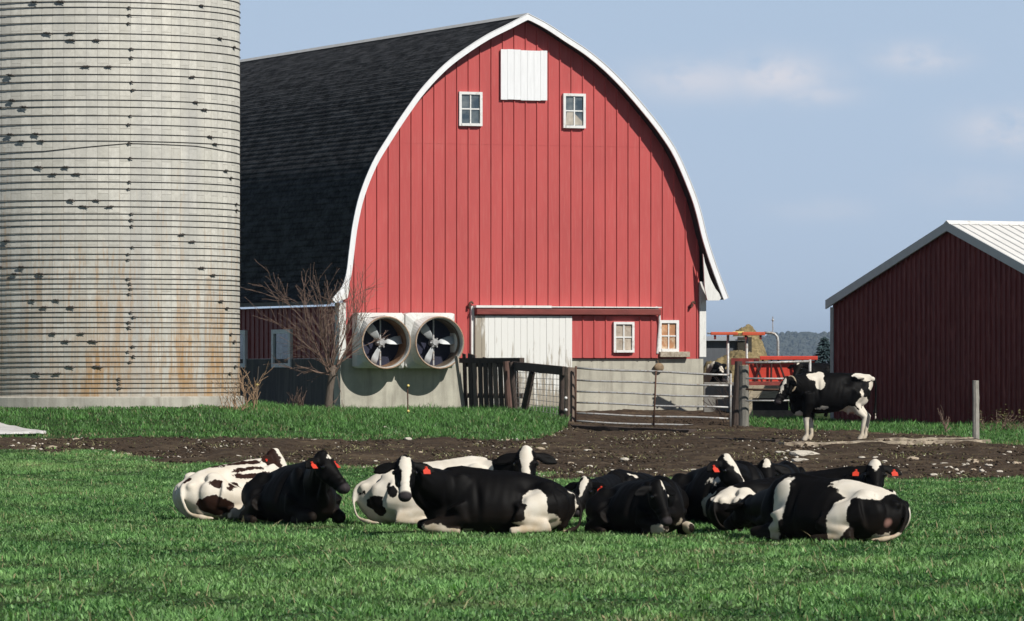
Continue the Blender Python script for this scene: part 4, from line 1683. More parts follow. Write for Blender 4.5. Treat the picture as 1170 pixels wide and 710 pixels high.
# 3 white cow behind the big black one
herd('mostly white cow behind the big black cow, broad white blaze above the black back', 496, 65.2, 10, (601, 511.5, 64.9), (.01, -.62, -.80), hs=-1, base='w', scale=1.06,
     ops=[('k', (-.57, -.48, .40), (.052, .16, .085)), ('k', (-.78, -.36, .27), (.12, .2, .09)), ('k', (-.70, -.40, .17), (.07, .2, .07)), ('k', (-.93, -.2, .38), (.10, .12, .07)), ('k', (1.0, 0, .62), (.40, .5, .38))],
     hops=[('k', (.15, 0, -.1), (.5, .4, .3)), ('w', (.06, 0, .02), (.22, .062, .12)), ('w', (.28, 0, .02), (.25, .045, .12))], tags=())
# 4 big black cow in front, head turned to us
herd('big black cow in front with one white hind leg, white-blazed face turned to us', 570, 61.9, 188, (462.5, 522, 61.0), (.02, -.66, -.76), hs=1, scale=1.0,
     ops=[('w', (-.36, .50, .30), (.15, .3, .28)), ('w', (-.48, .55, .12), (.30, .3, .13)), ('w', (-.2, .58, .06), (.34, .2, .10)), ('k', (-.20, .48, .33), (.05, .2, .05)), ('w', (.82, .25, .06), (.16, .2, .085)), ('w', (.60, .3, .03), (.25, .2, .05)), ('w', (-.86, .1, .4), (.04, .02, .2))],
     hops=[('w', (.10, .012, .02), (.13, .066, .12)), ('w', (.30, 0, .02), (.22, .040, .12)), ('w', (.43, 0, .0), (.08, .06, .1)), ('k', (-.03, .02, .0), (.045, .045, .06))], tags=(1,))
# 5 black cow with low head, white streak on the forehead
herd('black cow with lowered head, crooked white forehead streak and one red ear tag', 727, 65.1, 236, (667, 546, 63.2), (-.28, -.52, -.80), hs=1, scale=.88,
     ops=[('w', (.30, .2, .74), (.14, .10, .06))], hops=[('w', (.10, .02, .01), (.09, .05, .05)), ('w', (.20, .03, .01), (.12, .022, .06)), ('w', (-.02, -.03, .0), (.03, .04, .06))], tags=(1,))
# 6 black cow in front of it, head down
herd('black cow with its nose down at the grass, small white forehead patch and white knees', 732, 61.7, -58, (754, 551, 60.5), (.26, -.34, -.90), hs=-1, scale=.87,
     ops=[('w', (.80, -.22, .09), (.14, .12, .08)), ('w', (.86, .20, .11), (.08, .2, .12))],
     hops=[('w', (.04, .03, .02), (.075, .042, .08)), ('w', (.165, .11, -.05), (.02, .02, .02))], tags=())  # the tiny last white spot paints a glint at the eye
# 7 black cow with white blaze
herd('black cow holding its bright white blaze high in the right-hand group', 822, 65.6, -58, (832, 520.5, 64.4), (.50, -.42, -.78), hs=-1, scale=1.0,
     ops=[('w', (.36, -.40, .66), (.2, .14, .2)), ('w', (.50, -.40, .14), (.30, .2, .30)), ('w', (-.1, -.5, .7), (.3, .12, .14))],
     hops=[('w', (.03, .0, .02), (.12, .07, .1)), ('w', (.22, .02, .02), (.20, .040, .12)), ('w', (.42, .02, .0), (.1, .03, .08))], tags=(-1,))
# 8 rump of a black and white cow going behind the last one
herd('black cow seen from its hindquarters with a white saddle over the rump', 873, 62.6, 38, (962, 555, 64.3), (.75, .2, -.62), hs=-1, scale=.86,
     ops=[('w', (-.76, -.10, .54), (.26, .30, .13)), ('w', (-.55, -.26, .50), (.17, .2, .14)), ('w', (-.10, -.50, .24), (.09, .12, .05)), ('w', (-.2, -.58, .05), (.24, .12, .09))], tags=())
# 9 black cow further back, head just showing
herd('black cow at the back, only a dark head with white forehead spot showing', 888, 67.9, -78, (876, 526, 66.2), (.10, -.60, -.78), hs=1, scale=.95,
     hops=[('w', (.06, .0, .02), (.06, .05, .08))], tags=())
# 10 cow with two tags
herd('black cow at the right end facing us, white forehead triangle, two red ear tags', 936, 64.7, -14, (1000, 526.5, 63.5), (.0, -.66, -.75), hs=-1, scale=.92,
     ops=[('w', (.55, .1, .80), (.03, .2, .12))],
     hops=[('w', (.02, .0, .02), (.075, .062, .1)), ('w', (.09, .0, .02), (.08, .034, .1))], tags=(1, -1))
# 11 piebald cow, rump at the right
herd('boldly black and white cow nearest the camera, rump at right with pink udder', 952, 59.2, 146, (856, 563, 61.0), (-.45, .72, -.55), hs=1, scale=1.02, zs=.93,
     ops=[('w', (.50, .35, .58), (.11, .35, .32)), ('w', (.56, .40, .15), (.075, .4, .45)), ('w', (-.30, .10, .71), (.22, .4, .08)), ('w', (-.55, .16, .62), (.34, .34, .12)), ('w', (-.36, .45, .30), (.13, .3, .34)),
          ('k', (-.80, .10, .50), (.09, .14, .14)), ('w', (-.78, -.30, .36), (.26, .20, .34)), ('w', (-.92, .22, .05), (.3, .16, .07)), ('k', (-.74, .38, .26), (.20, .22, .20)), ('k', (.30, .2, .76), (.12, .1, .07))],
     pinks=[((-.88, .24, .20), (.10, .07, .13))], tags=())
# standing cow in the dirt
yaw = rad(183)
loc = cow_at(950, 111.2, .0)
make_cow('black and white cow standing side-on in the dirt before the dark shed', loc, yaw, to_local(897, 431.5, 110.35, loc, yaw, 1.02), dirl((-.45, -.22, -.86), yaw), stand=True, scale=1.02,
         ops=[('w', (.38, .12, 1.33), (.20, .22, .09)), ('w', (.26, .28, 1.20), (.10, .2, .12)), ('w', (.24, .12, 1.38), (.08, .2, .08)), ('w', (-.70, .1, 1.36), (.30, .34, .11)), ('w', (-.82, .15, 1.14), (.07, .14, .10)),
              ('w', (-.60, .24, .98), (.05, .14, .09)), ('w', (-.60, .22, .80), (.15, .16, .15)), ('w', (-.65, 0, .28), (.30, .4, .55)), ('w', (-.42, 0, .64), (.26, .3, .16)), ('w', (.52, 0, .2), (.20, .4, .36)), ('w', (.68, -.02, .56), (.10, .16, .07)), ('w', (.24, .1, .70), (.14, .2, .06)), ('k', (-.88, .02, .8), (.06, .1, .5))],
         hops=[('w', (.12, .05, .04), (.20, .04, .09)), ('w', (.52, 0, -.10), (.07, .10, .07))], tags=(), collar=True, group='cows standing in the farmyard', pinks=[((-.42, 0, .58), (.16, .12, .06))])
yaw = rad(228)
loc = cow_at(930, 143)
make_cow('black cow standing behind the pipe fence by the red feeder, facing us', loc, yaw, to_local(912, 413.5, 141.9, loc, yaw, 1.04), dirl((-.30, -.52, -.80), yaw), stand=True, scale=1.04,
         hops=[('w', (.05, .0, .02), (.05, .03, .08))], tags=(), group='cows standing in the farmyard', voxel=.018)
yaw = rad(262)
loc = cow_at(818, 156)
make_cow('white-shouldered cow with a black face standing by the barn corner behind the gate', loc, yaw, to_local(824, 419, 154.7, loc, yaw, .98), dirl((.15, -.7, -.7), yaw), stand=True, scale=.98,
         ops=[('w', (.55, -.2, 1.2), (.5, .25, .5))], hops=[('w', (.08, .0, .02), (.12, .05, .08))], tags=(), group='cows standing in the farmyard', voxel=.018)

# ------------------------------------------------------------------ far hills and air
HD = 9000.0
HPX = [-2500, 200, 700, 830, 880, 915, 950, 1000, 1300, 2500, 4500]
HTOP = [388, 392, 396, 393, 385, 382, 384, 388, 390, 386, 392]


def hill_z(x, y):
    px = CX + F * x / HD
    z = CZ + (HY - np.interp(px, HPX, HTOP)) / F * HD
    k = float(np.interp(y, [HD - 1500, HD - 1000, HD - 500, HD, HD + 600, HD + 1600], [0, .35, .7, 1., .9, .2]))
    return 1.0 + (z - 1.0) * k + (mnoise.noise((x * .009, y * .009, 0)) * 3. if 0 < k else 0)


def far_hills():
    mb = MB()
    xs = np.linspace(-4000, 5000, 181)
    rows = [[(x, y, hill_z(x, y)) for x in xs] for y in (HD - 1500, HD - 1000, HD - 500, HD, HD + 600, HD + 1600)]
    n = len(xs)
    mb.add([p for r in rows for p in r], [(j * n + i, j * n + i + 1, (j + 1) * n + i + 1, (j + 1) * n + i) for j in range(len(rows) - 1) for i in range(n - 1)])
    return mb


hm, nt, b = new_mat('wooded_hill')
v = coords(nt)
n1 = noise_(nt, v, .01, 6, .75)
L(nt, mixc(nt, ramp(nt, n1, [(.35, 0.), (.65, 1.)]), (.030, .042, .040), (.075, .085, .068)), b.inputs['Base Color'])
b.inputs['Roughness'].default_value = 1
o = far_hills().build('hills', hm, sm=True)
tag(o, kind='structure')
# wood on the ridge: many crowns read as one mass
cr = MB()
rr = random.Random(4)
for k in range(2600):
    y = rr.uniform(HD - 1300, HD + 200)
    x = rr.uniform(240, 900) * y / HD
    r = rr.uniform(2.2, 5.)
    cr.ball((x, y, hill_z(x, y) + r * .3), (r * 1.2, r * 1.2, r * rr.uniform(.7, 1.4)), nu=6, nv=4)
o = cr.build('woodland', hm)
tag(o, 'hazy blue-grey wooded ridge on the horizon', 'woods', kind='stuff')

mb = MB()
mb.span((-7600, -80, -1.6), (7600, 12200, 84))
hz_ = mb.build('haze', None)
m = bpy.data.materials.new('haze_air')
m.use_nodes = True
nt = m.node_tree
nt.nodes.remove(nt.nodes['Principled BSDF'])
pv = N(nt, 'ShaderNodeVolumePrincipled')
pv.inputs['Color'].default_value = (.62, .79, 1.0, 1)
pv.inputs['Density'].default_value = .000062
pv.inputs['Anisotropy'].default_value = .2
L(nt, pv.outputs[0], nt.nodes['Material Output'].inputs['Volume'])
hz_.data.materials.append(m)
tag(hz_, 'thin pale blue air over the distant hills', 'haze', kind='stuff')

# ------------------------------------------------------------------ pipe gate and fence posts
GY = 132.0


def post(px, y_top, Y, r, mat, label, name='fence_post', cat='post', group=None, tilt=(0, 0), y_bot=None, seg=10):
    b0 = on_ground(px, Y)
    t = W(px, y_top, Y)
    root_h = t.z - b0.z
    mb = MB()
    n = 9
    pts, rs = [], []
    for i in range(n):
        q = i / (n - 1)
        pts.append((tilt[0] * q + random.uniform(-.006, .006), tilt[1] * q + random.uniform(-.006, .006), -.25 + (root_h + .25) * q))
        rs.append(r * (1.06 - .1 * q) * random.uniform(.96, 1.04))
    mb.tube(pts, rs, seg)
    o = mb.build(name, mat, None)
    o.location = b0
    tag(o, label, cat, group)
    return o


a_ = W(658.5, 420.5, GY)
e_ = W(834.5, 428.5, GY - .4)
gate = empty('pipe_gate', on_ground(657, GY), 0, 'six-bar galvanised pipe gate closing the yard beside the barn', 'gate')
g0 = gate.location.copy()


def gpt(px, py, Y):
    return W(px, py, Y) - g0


tops = [(420.5, 428.5), (434, 441), (447, 454), (460, 466), (472.5, 478.5), (481.5, 488)]
for i, (l, r) in enumerate(tops):
    mb = MB()
    pts = []
    for t in np.linspace(0, 1, 9):
        x = 658.5 + (834.5 - 658.5) * t
        y = l + (r - l) * (t ** .85) + (.5 * math.sin(t * 9 + i))
        pts.append(gpt(x, y, GY - .4 * t))
    mb.tube(pts, .024 if i else .027, 8)
    mb.build('rail', M['galv'], gate, sm=True)
for px_, py0, py1, nm, mt, rr_ in ((658, 418.5, 483.5, 'stile', M['rust'], .026), (835, 427, 489.5, 'stile', M['galv'], .026), (749.5, 424, 487, 'brace', M['rust'], .022)):
    mb = MB()
    t = (px_ - 658.5) / 176
    mb.tube([gpt(px_, py0, GY - .4 * t - .035), gpt(px_ - (2.5 if nm == 'brace' else .5), py1, GY - .4 * t - .035)], rr_, 8)
    mb.build(nm, mt, gate, sm=True)
post(651, 420, 132.2, .135, M['brownwood'], 'thick round brown gate post with white knobs, at the left end of the pipe gate', group='yard fence posts')
gpst = bpy.data.objects['fence_post']
for zz in (.62, .32):
    mb = MB()
    mb.ball((-.10, -.13, zz), (.04, .035, .04), nu=10, nv=6)
    mb.build('insulator', M['white'], gpst, sm=True)
post(642.5, 421, 132.9, .085, M['darkwood'], 'thin dark post touching the left side of the brown gate post', group='yard fence posts')
post(850, 418, 131.6, .125, plain('grey_round_post', (.20, .19, .165), .85, .3, (9, 9, .8), 4, dirt=((.1, .09, .08), .4), bump=.5), 'grey round post right of the pipe gate latch end', group='yard fence posts')
post(839.5, 413, 132.5, .10, M['darkwood'], 'dark leaning post between the gate and the grey round post', group='yard fence posts', tilt=(.10, 0))
post(583.5, 413, 139.5, .10, plain('red_brown_post', (.13, .075, .06), .85, .3, (9, 9, .8), 4, dirt=((.06, .04, .03), .4), bump=.5), 'reddish brown leaning post at the end of the dark board fence', group='yard fence posts', tilt=(-.12, 0))
post(590, 414, 138.9, .07, M['darkwood'], 'slim dark post just right of the reddish brown post', group='yard fence posts', tilt=(-.14, 0))

# dark top rail, slanting brace and wire mesh between the posts
wp = empty('wire_fence', on_ground(617, 135.8), 0, 'wire mesh panel under a thick dark rail, between the board fence and gate', 'fence')
w0 = wp.location.copy()
mb = MB()
A_, B_ = W(586, 418, 139.2) - w0, W(645, 424, 132.7) - w0
dv = (B_ - A_)
side = Vector((-dv.y, dv.x, 0)).normalized()
mb.prism([A_ + side * .05 + Z3 * .11, A_ - side * .05 + Z3 * .11, A_ - side * .05 - Z3 * .11, A_ + side * .05 - Z3 * .11], dv)
mb.build('top_rail', M['darkwood'], wp)
mb = MB()
c0, c1 = W(608, 426, 136.6) - w0, W(599.5, 466, 137.2) - w0
mb.tube([c0, c1], [.085, .10], 6)
mb.build('brace', M['darkwood'], wp)
mb = MB()
for i in range(15):
    t = i / 14
    x, Yq = 590 + 54 * t, 138.9 - 6 * t
    mb.tube([W(x, 424 + 1 * t, Yq) - w0, W(x, 473 + 9 * t, Yq) - w0], .007, 4)
for j in range(9):
    q = j / 8
    mb.tube([W(590, 426 + 46 * q, 138.9) - w0, W(644, 427 + 54 * q, 132.9) - w0], .007, 4)
mb.build('wire_mesh', M['galv'], wp)

# dark board panel seen from its shaded side
PB = on_ground(529.5, 144.6)
pa = rad(-58)
bf = empty('board_fence', PB, pa, 'dark leaning vertical-board fence in shade beside the right-hand fan', 'fence')
n_b = 11
for k in range(n_b):
    x = .04 + k * .265
    ht = 1.62 - .035 * k + random.uniform(-.05, .05)
    wd_ = random.uniform(.16, .215)
    lean = random.uniform(-.03, .03) - .10
    mb = MB()
    mb.prism([(x, 0, -.1), (x + wd_, 0, -.1), (x + wd_ + lean, .0, ht - .03), (x + lean, .0, ht)], (0, .035, 0))
    mb.build('board', M['darkwood'] if k not in (2, 6) else M['brownwood'], bf)
for z in (.4, 1.25):
    mb = MB()
    mb.span((-.1, .04, z), (2.95, .11, z + .13))
    mb.build('cross_rail', M['darkwood'], bf)
mb = MB()
mb.prism([(.10, -.09, -.1), (.26, -.09, -.1), (-.06, -.16, 1.55), (-.22, -.16, 1.55)], (0, .03, 0))
o = mb.build('board', plain('pale_new_board', (.36, .31, .25), .8, .25, (8, 8, .8), 4), bf)
o['label'] = 'pale plank leaning on the fence'
mb = MB()
mb.span((-.2, -.02, 1.36), (2.95, .13, 1.50), )
mb.build('cap_rail', M['darkwood'], bf)

# railway tie below the gate, pale slab edge in the mud, white sheet at the left
def beam(name, p0, p1, w_, h_, mat, label, cat, jit=.02, n=10):
    mb = MB()
    d = p1 - p0
    ln = Vector((d.x, d.y, 0)).length
    yaw_ = math.atan2(d.y, d.x)
    vs, fs = [], []
    for i in range(n + 1):
        x = ln * i / n
        z = d.z * i / n
        for (yy, zz) in ((-w_ / 2, -.1), (w_ / 2, -.1), (w_ / 2, h_), (-w_ / 2, h_)):
            vs.append((x, yy + random.uniform(-jit, jit), z + zz + random.uniform(-jit, jit) * .6))
    for i in range(n):
        for k in range(4):
            fs.append((i * 4 + k, i * 4 + (k + 1) % 4, i * 4 + 4 + (k + 1) % 4, i * 4 + 4 + k))
    fs += [(0, 1, 2, 3), tuple(n * 4 + q for q in (3, 2, 1, 0))]
    mb.add(vs, fs)
    o = mb.build(name, mat, None, bevel=.012)
    o.location = p0
    o.rotation_euler = (0, 0, yaw_)
    return tag(o, label, cat)


beam('railway_tie', on_ground(656, 124.5), on_ground(792, 121.5), .24, .07, M['darkwood'], 'long dark timber half sunk in the mud below the pipe gate', 'timber')
EDGE = plain('pale_concrete_edging', (.38, .32, .24), .9, .3, (1, 1, 1), 2.5, dirt=((.12, .085, .06), .45), bump=.4)
beam('slab_edge_strip', on_ground(892, 107.6), on_ground(1128, 109.5), .30, .065, EDGE, 'long pale concrete slab edge in the mud in front of the standing cow', 'slab', .035, 26)
beam('slab_edge_strip', on_ground(1000, 110.6), on_ground(1114, 111.6), .25, .055, EDGE, 'short pale concrete edge behind the long one, ending at the grey post', 'slab', .035, 14)
beam('slab_edge_strip', on_ground(795, 112.5), on_ground(892, 110.2), .24, .05, M['darkwood'], 'dark strip standing for the shade left of the pale slab edge', 'timber', .03, 10)  # low dark beam added as the shade beside the slab edge
mb = MB()
pts = []
for i in range(15):
    for j in range(6):
        px_ = -70 + 122 * i / 14
        Yq = 112.5 + 6.0 * j / 5 * (1 - .95 * (i / 14) ** 1.5) + random.uniform(-.2, .2)
        p = on_ground(px_, Yq)
        p.z += .025 + .03 * math.sin(j / 5 * PI) + random.uniform(0, .04) * (1 if 0 < j < 5 else .3)
        pts.append(p)
mb.add(pts, [(i * 6 + j, i * 6 + j + 1, (i + 1) * 6 + j + 1, (i + 1) * 6 + j) for i in range(14) for j in range(5)])
o = mb.build('plastic_sheet', plain('off_white_sheet', (.62, .60, .58), .6, .12, nscale=2, dirt=((.35, .3, .25), .35)), None, sm=True)
sm_ = o.modifiers.new('s', 'SOLIDIFY')
sm_.thickness = .02
tag(o, 'crumpled off-white sheet lying at the far left edge of the mud', 'sheet')

post(1115, 435, 111.5, .072, plain('silver_grey_post', (.34, .32, .28), .85, .3, (9, 9, .8), 4, dirt=((.15, .13, .11), .42), bump=.5), 'lone silver-grey weathered post right of the standing cow', group='yard fence posts', seg=8)

# thin electric-fence rods with insulators
for px_, Yq, y0, ins, lab in ((465.5, 128, 440, (441, 470), 'thin rusty rod with pale insulators below the right-hand fan'), (293, 128, 419, (440,), 'thin dark rod with a pale insulator beside the silo')):
    b0 = on_ground(px_, Yq)
    hgt_ = W(px_, y0, Yq).z - b0.z
    mb = MB()
    mb.tube([(0, 0, -.2), (.01, 0, hgt_ * .5), (.05 if px_ < 300 else 0, 0, hgt_)], .016, 6)
    o = mb.build('fence_rod', M['rust'] if px_ > 300 else M['darksteel'])
    o.location = b0
    tag(o, lab, 'fence rod', 'electric fence rods')
    for iy in ins:
        mb = MB()
        mb.ball((.02, -.03, W(px_, iy, Yq).z - b0.z), (.035, .035, .035), nu=8, nv=6)
        mb.build('insulator', M['yellow'], o, sm=True)

# ------------------------------------------------------------------ bare tree and bushes
TW = plain('bare_reddish_twigs', (.20, .135, .105), .8, .3, nscale=8, bump=0, spec=.2)
BARK = plain('grey_brown_bark', (.13, .105, .085), .9, .35, (6, 6, 1), 6, bump=.5, spec=.2)


def grow(mb, p, d, r, ln, depth, rnd, up=.25, spread=.55, twig=.0045, segs=4):
    pts, rs = [p], [r]
    q = Vector(p)
    dd = d.copy()
    st = ln / segs
    for i in range(segs):
        dd = (dd + Vector((rnd.gauss(0, .11), rnd.gauss(0, .11), rnd.gauss(0, .09) + up * .18))).normalized()
        q = q + dd * st
        pts.append(q.copy())
        rs.append(max(twig, r * (1 - .55 * (i + 1) / segs)))
    mb.tube(pts, rs, 5 if r > .012 else 4, cap=False)
    if depth == 0:
        return
    for k in range(rnd.randint(2, 4) if depth > 1 else rnd.randint(2, 4)):
        i = rnd.randint(1, segs)
        sd_ = Vector((rnd.gauss(0, 1), rnd.gauss(0, 1), rnd.gauss(0, .6))).normalized()
        nd = (pts[i] - pts[i - 1]).normalized() * (1 - spread * .5) + sd_ * spread
        grow(mb, pts[i], nd.normalized(), max(twig, rs[i] * .62), ln * rnd.uniform(.5, .8), depth - 1, rnd, up, spread, twig, segs)


rnd = random.Random(21)
TY = 141.0
tb = on_ground(374, TY)
tree = empty('bare_tree', tb, 0, 'small leafless tree with reddish twigs beside the left-hand barn fan', 'tree')
mb = MB()
mb.tube([(0, 0, -.2), (.03, 0, .25), (.06, 0, .6), (.12, 0, 1.0), (.14, .02, 1.25)], [.15, .115, .10, .105, .09], 10)
mb.build('trunk', BARK, tree, sm=True)
mb = MB()
for k in range(18):
    a = 2 * PI * k / 18 + rnd.uniform(-.2, .2)
    el = rnd.uniform(.05, 1.35)
    d = Vector((math.cos(a) * math.cos(el), math.sin(a) * math.cos(el), math.sin(el)))
    if k % 4 == 0:
        d = Vector((d.x * .5 - .05, d.y * .5, 1)).normalized()
    ln = 1.15 + .55 * d.z if d.z > .5 else 1.05
    grow(mb, Vector((.12, 0, rnd.uniform(.85, 1.25))), d, .022, ln, 3, rnd, .22 if el > .3 else -.06, .45, .0045)
mb.build('crown', TW, tree)

DRY = plain('dry_weed_stems', (.36, .24, .15), .9, .3, bump=0, spec=.2)
for px_, Yq, hh_, nst, lab, sd_, matx in ((284, 122.6, 1.05, 9, 'dry pale weed stalks standing at the right foot of the silo', 3, DRY), (266, 121.8, .6, 14, 'low dry weeds along the silo footing', 5, DRY), (340, 143, .9, 14, 'tangle of dark brush under the bare tree', 6, TW),
                                        (1081, 120, .72, 3, 'thin reddish sapling before the dark shed wall', 8, TW), (836, 134, 1.5, 7, 'dark dry brush tangled round the leaning post by the gate', 9, plain('dark_brush', (.06, .04, .032), .9, .3, bump=0))):
    rnd = random.Random(sd_)
    b0 = on_ground(px_, Yq)
    mb = MB()
    for k in range(nst):
        d = Vector((rnd.gauss(0, .28), rnd.gauss(0, .2), 1)).normalized()
        grow(mb, Vector((rnd.uniform(-.22, .22) if nst > 4 else rnd.uniform(-.04, .04), rnd.uniform(-.2, .2), -.03)), d, .012, hh_ * rnd.uniform(.4, .62), 2 if nst < 12 else 1, rnd, .1, .4, .005)
    o = mb.build('dry_shrub', matx)
    o.location = b0
    tag(o, lab, 'shrub')

# olive bush at the right edge
rnd = random.Random(31)
b0 = on_ground(1152, 121.5)
bush = empty('bush', b0, 0, 'low olive-brown bush at the right edge beyond the lone post', 'bush')
mb = MB()
tips = []
for k in range(34):
    p = Vector((rnd.uniform(-.55, .7), rnd.uniform(-.35, .35), -.05))
    d = Vector((rnd.gauss(0, .5), rnd.gauss(0, .4), 1)).normalized()
    grow(mb, p, d, .011, rnd.uniform(.25, .42), 1, rnd, .0, .6, .004)
    for q in range(16):
        tips.append(p + d * rnd.uniform(.08, .62) + Vector((rnd.gauss(0, .1), rnd.gauss(0, .1), rnd.gauss(0, .05))))
mb.build('stems', TW, bush)
mb = MB()
for p in tips:
    a, c = rnd.uniform(0, 6.28), rnd.uniform(-.8, .8)
    s = rnd.uniform(.02, .042)
    R_ = Matrix.Rotation(a, 3, 'Z') @ Matrix.Rotation(c, 3, 'X')
    mb.add([p + R_ @ Vector(v_) for v_ in ((-s, 0, 0), (0, -s * .45, .004), (s, 0, 0), (0, s * .45, .004))], [(0, 1, 2, 3)])
mb.build('foliage', plain('olive_leaves', (.17, .16, .06), .7, .45, nscale=5, bump=0), bush)

# ------------------------------------------------------------------ yard between barn and shed
# low grey bunk wall by the barn corner
mb = MB()
p0 = W(803, 437, 147)
b0 = on_ground(804, 147)
mb.span((0, 0, -.2), (1.0, .2, p0.z - b0.z))
o = mb.build('bunk_wall', M['concrete_dark'], bevel=.02)
o.location = b0
tag(o, 'low grey concrete wall behind the right end of the gate', 'wall')

# red slant-bar feeder wagon
FY = 146.0
fb = on_ground(895, FY)
feed = empty('feeder_wagon', fb, 0, 'bright red slant-bar cattle feeder behind the pipe fence', 'feeder')


def fp(px, py, Y=FY):
    return W(px, py, Y) - fb


mb = MB()
a, c = fp(868, 407), fp(934, 411.5)
mb.span((a.x, -.08, c.z), (c.x, .08, a.z))
mb.build('top_rail', M['redpaint'], feed, bevel=.015)
mb = MB()
a, c = fp(856, 412.5), fp(931, 436)
mb.span((a.x, .10, c.z), (c.x, .13, a.z))
mb.build('side_panel', M['redpaint'], feed)
bar = plain('dark_feeder_bar', (.06, .02, .018), .6, .3, bump=0)
for k, (x0, x1) in enumerate(((872, 862), (862, 871), (881.5, 881), (889, 898), (907, 911), (917, 928))):
    mb = MB()
    mb.tube([fp(x0, 411) + Vector((0, .0, 0)), fp(x1, 437)], .028, 6)
    mb.build('slant_bar', bar, feed)
mb = MB()
a, c = fp(853, 436.3), fp(938, 443)
mb.span((a.x, -.12, c.z), (c.x, 1.6, a.z))
mb.build('deck', plain('dull_red_deck', (.25, .05, .04), .7, .3, nscale=5), feed)
mb = MB()
a, c = fp(836, 409.5), fp(868, 417)
mb.span((a.x, .3, c.z), (c.x, .38, a.z))
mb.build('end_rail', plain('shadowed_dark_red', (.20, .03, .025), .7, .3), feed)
for x in (.3, 1.6):
    for yy in (0., 1.5):
        mb = MB()
        c0 = fp(862, 452).x + x - .3
        mb.tube([(c0 + .02, yy - .06, .28), (c0 + .02, yy + .10, .28)], [.28, .28], 16)
        mb.build('wheel', plain('tyre_black', (.02, .02, .02), .85, .2), feed)

# pale feed bunk in front of it
KY = 138.0
kb = on_ground(878, KY)
bunk = empty('feed_bunk', kb, 0, 'pale concrete and timber feed bunk behind the pipe fence', 'feed bunk')
BK = plain('pale_bunk_boards', (.42, .36, .26), .85, .2, (1, 6, 6), 3, dirt=((.25, .2, .14), .4))


def kp(px, py, Y=KY):
    return W(px, py, Y) - kb


for (y0, y1, nm) in ((440.5, 446.5, 'board'), (447, 455.5, 'board')):
    mb = MB()
    a, c = kp(855, y0), kp(906, y1)
    mb.span((a.x, 0, c.z + .006), (c.x, .06, a.z))
    mb.build(nm, BK, bunk, bevel=.008)
for x in (856, 908):
    mb = MB()
    a, c = kp(x - 2, 456), kp(x + 3.5, 474)
    mb.span((a.x, -.02, -.1), (c.x, .12, a.z + .1))
    mb.build('leg', BK, bunk)
mb = MB()
a, c = kp(860, 469), kp(906, 473)
mb.span((a.x, -.05, c.z - .1), (c.x, .0, a.z))
mb.build('kick_board', plain('stained_board', (.25, .19, .14), .85, .3), bunk)
mb = MB()
a, c = kp(862, 456), kp(903, 470)
mb.span((a.x, .9, c.z - .2), (c.x, .95, a.z + .25))
mb.span((a.x, .062, a.z - .06), (c.x, .95, a.z - .02))
mb.build('trough', plain('dark_trough', (.03, .026, .023), .9, .2), bunk)

# pipe fence right of the grey post
QY = 131.3
qb = on_ground(890, QY)
pf = empty('pipe_fence', qb, 0, 'grey and rusty pipe fence running right from the grey round post', 'fence')
for i, (y0, y1, x1, mt, r_) in enumerate(((414.5, 413, 925, M['galv'], .027), (432.5, 432.5, 904, M['galv'], .024), (445, 445, 902, M['rust'], .022), (458, 457.5, 912, M['galv'], .022))):
    mb = MB()
    mb.tube([W(852, y0, QY) - qb, W(888, (y0 + y1) / 2 + .4, QY + .1) - qb, W(x1, y1, QY + .2) - qb], r_, 8)
    mb.build('rail', mt, pf, sm=True)
for x in (925.5,):
    mb = MB()
    p = W(x, 411, QY + .25) - qb
    mb.tube([(p.x, p.y, -.2), (p.x, p.y, p.z)], .035, 8)
    mb.build('post', M['galv'], pf, sm=True)

# orange-red hay-feeder hood on grey pipes
RY = 150.0
rb = on_ground(845, RY)
hood = empty('feeder_hood', rb, 0, 'orange-red roof bars on grey bent pipes over the far feeder', 'feeder frame')


def rp(px, py, Y=RY):
    return W(px, py, Y) - rb


OR = plain('orange_red_paint', (.62, .11, .05), .5, .15, nscale=5, dirt=((.3, .07, .04), .3))
for (x0, x1, y0, y1) in ((812, 843, 379.5, 383), (848, 874, 379.5, 383.5)):
    mb = MB()
    a, c = rp(x0, y0), rp(x1, y1)
    mb.span((a.x, -.1, c.z), (c.x, .1, a.z))
    mb.build('roof_bar', OR, hood, bevel=.015)
mb = MB()
mb.tube([rp(831, 382.5) + Vector((0, -.02, 0)), rp(838, 380.4), rp(850, 380.2)], .035, 6)
mb.build('roof_bar', M['yellow'], hood)
for x in (817, 852, 869):
    mb = MB()
    a, c = rp(x - 1.2, 383), rp(x + 1.2, 388)
    mb.span((a.x, -.05, c.z), (c.x, .05, a.z - .005))
    mb.build('bracket', plain('dark_red_bracket', (.15, .02, .02), .6, .2), hood)
for x, t in ((832, 381), (853.5, 384)):
    mb = MB()
    a = rp(x, t)
    mb.tube([(a.x, .13, -.2), (a.x, .13, a.z)], .038, 8)
    mb.build('pole', M['galv'], hood, sm=True)
mb = MB()
mb.tube([rp(808, 381, RY), rp(814, 381.2, RY)], .025, 6)
mb.tube([rp(873, 380.6), rp(880, 380.4), rp(885, 381.6), rp(888.2, 385), rp(889, 391), rp(889, 430), rp(889, 470)], .038, 8)
mb.build('bent_pipe', M['galv'], hood, sm=True)
mb = MB()
a = rp(883, 362)
mb.tube([rp(883, 381) , a], .012, 6)
mb.ball(rp(883, 366), .035, nu=8, nv=6)
mb.build('aerial', M['galv'], hood)

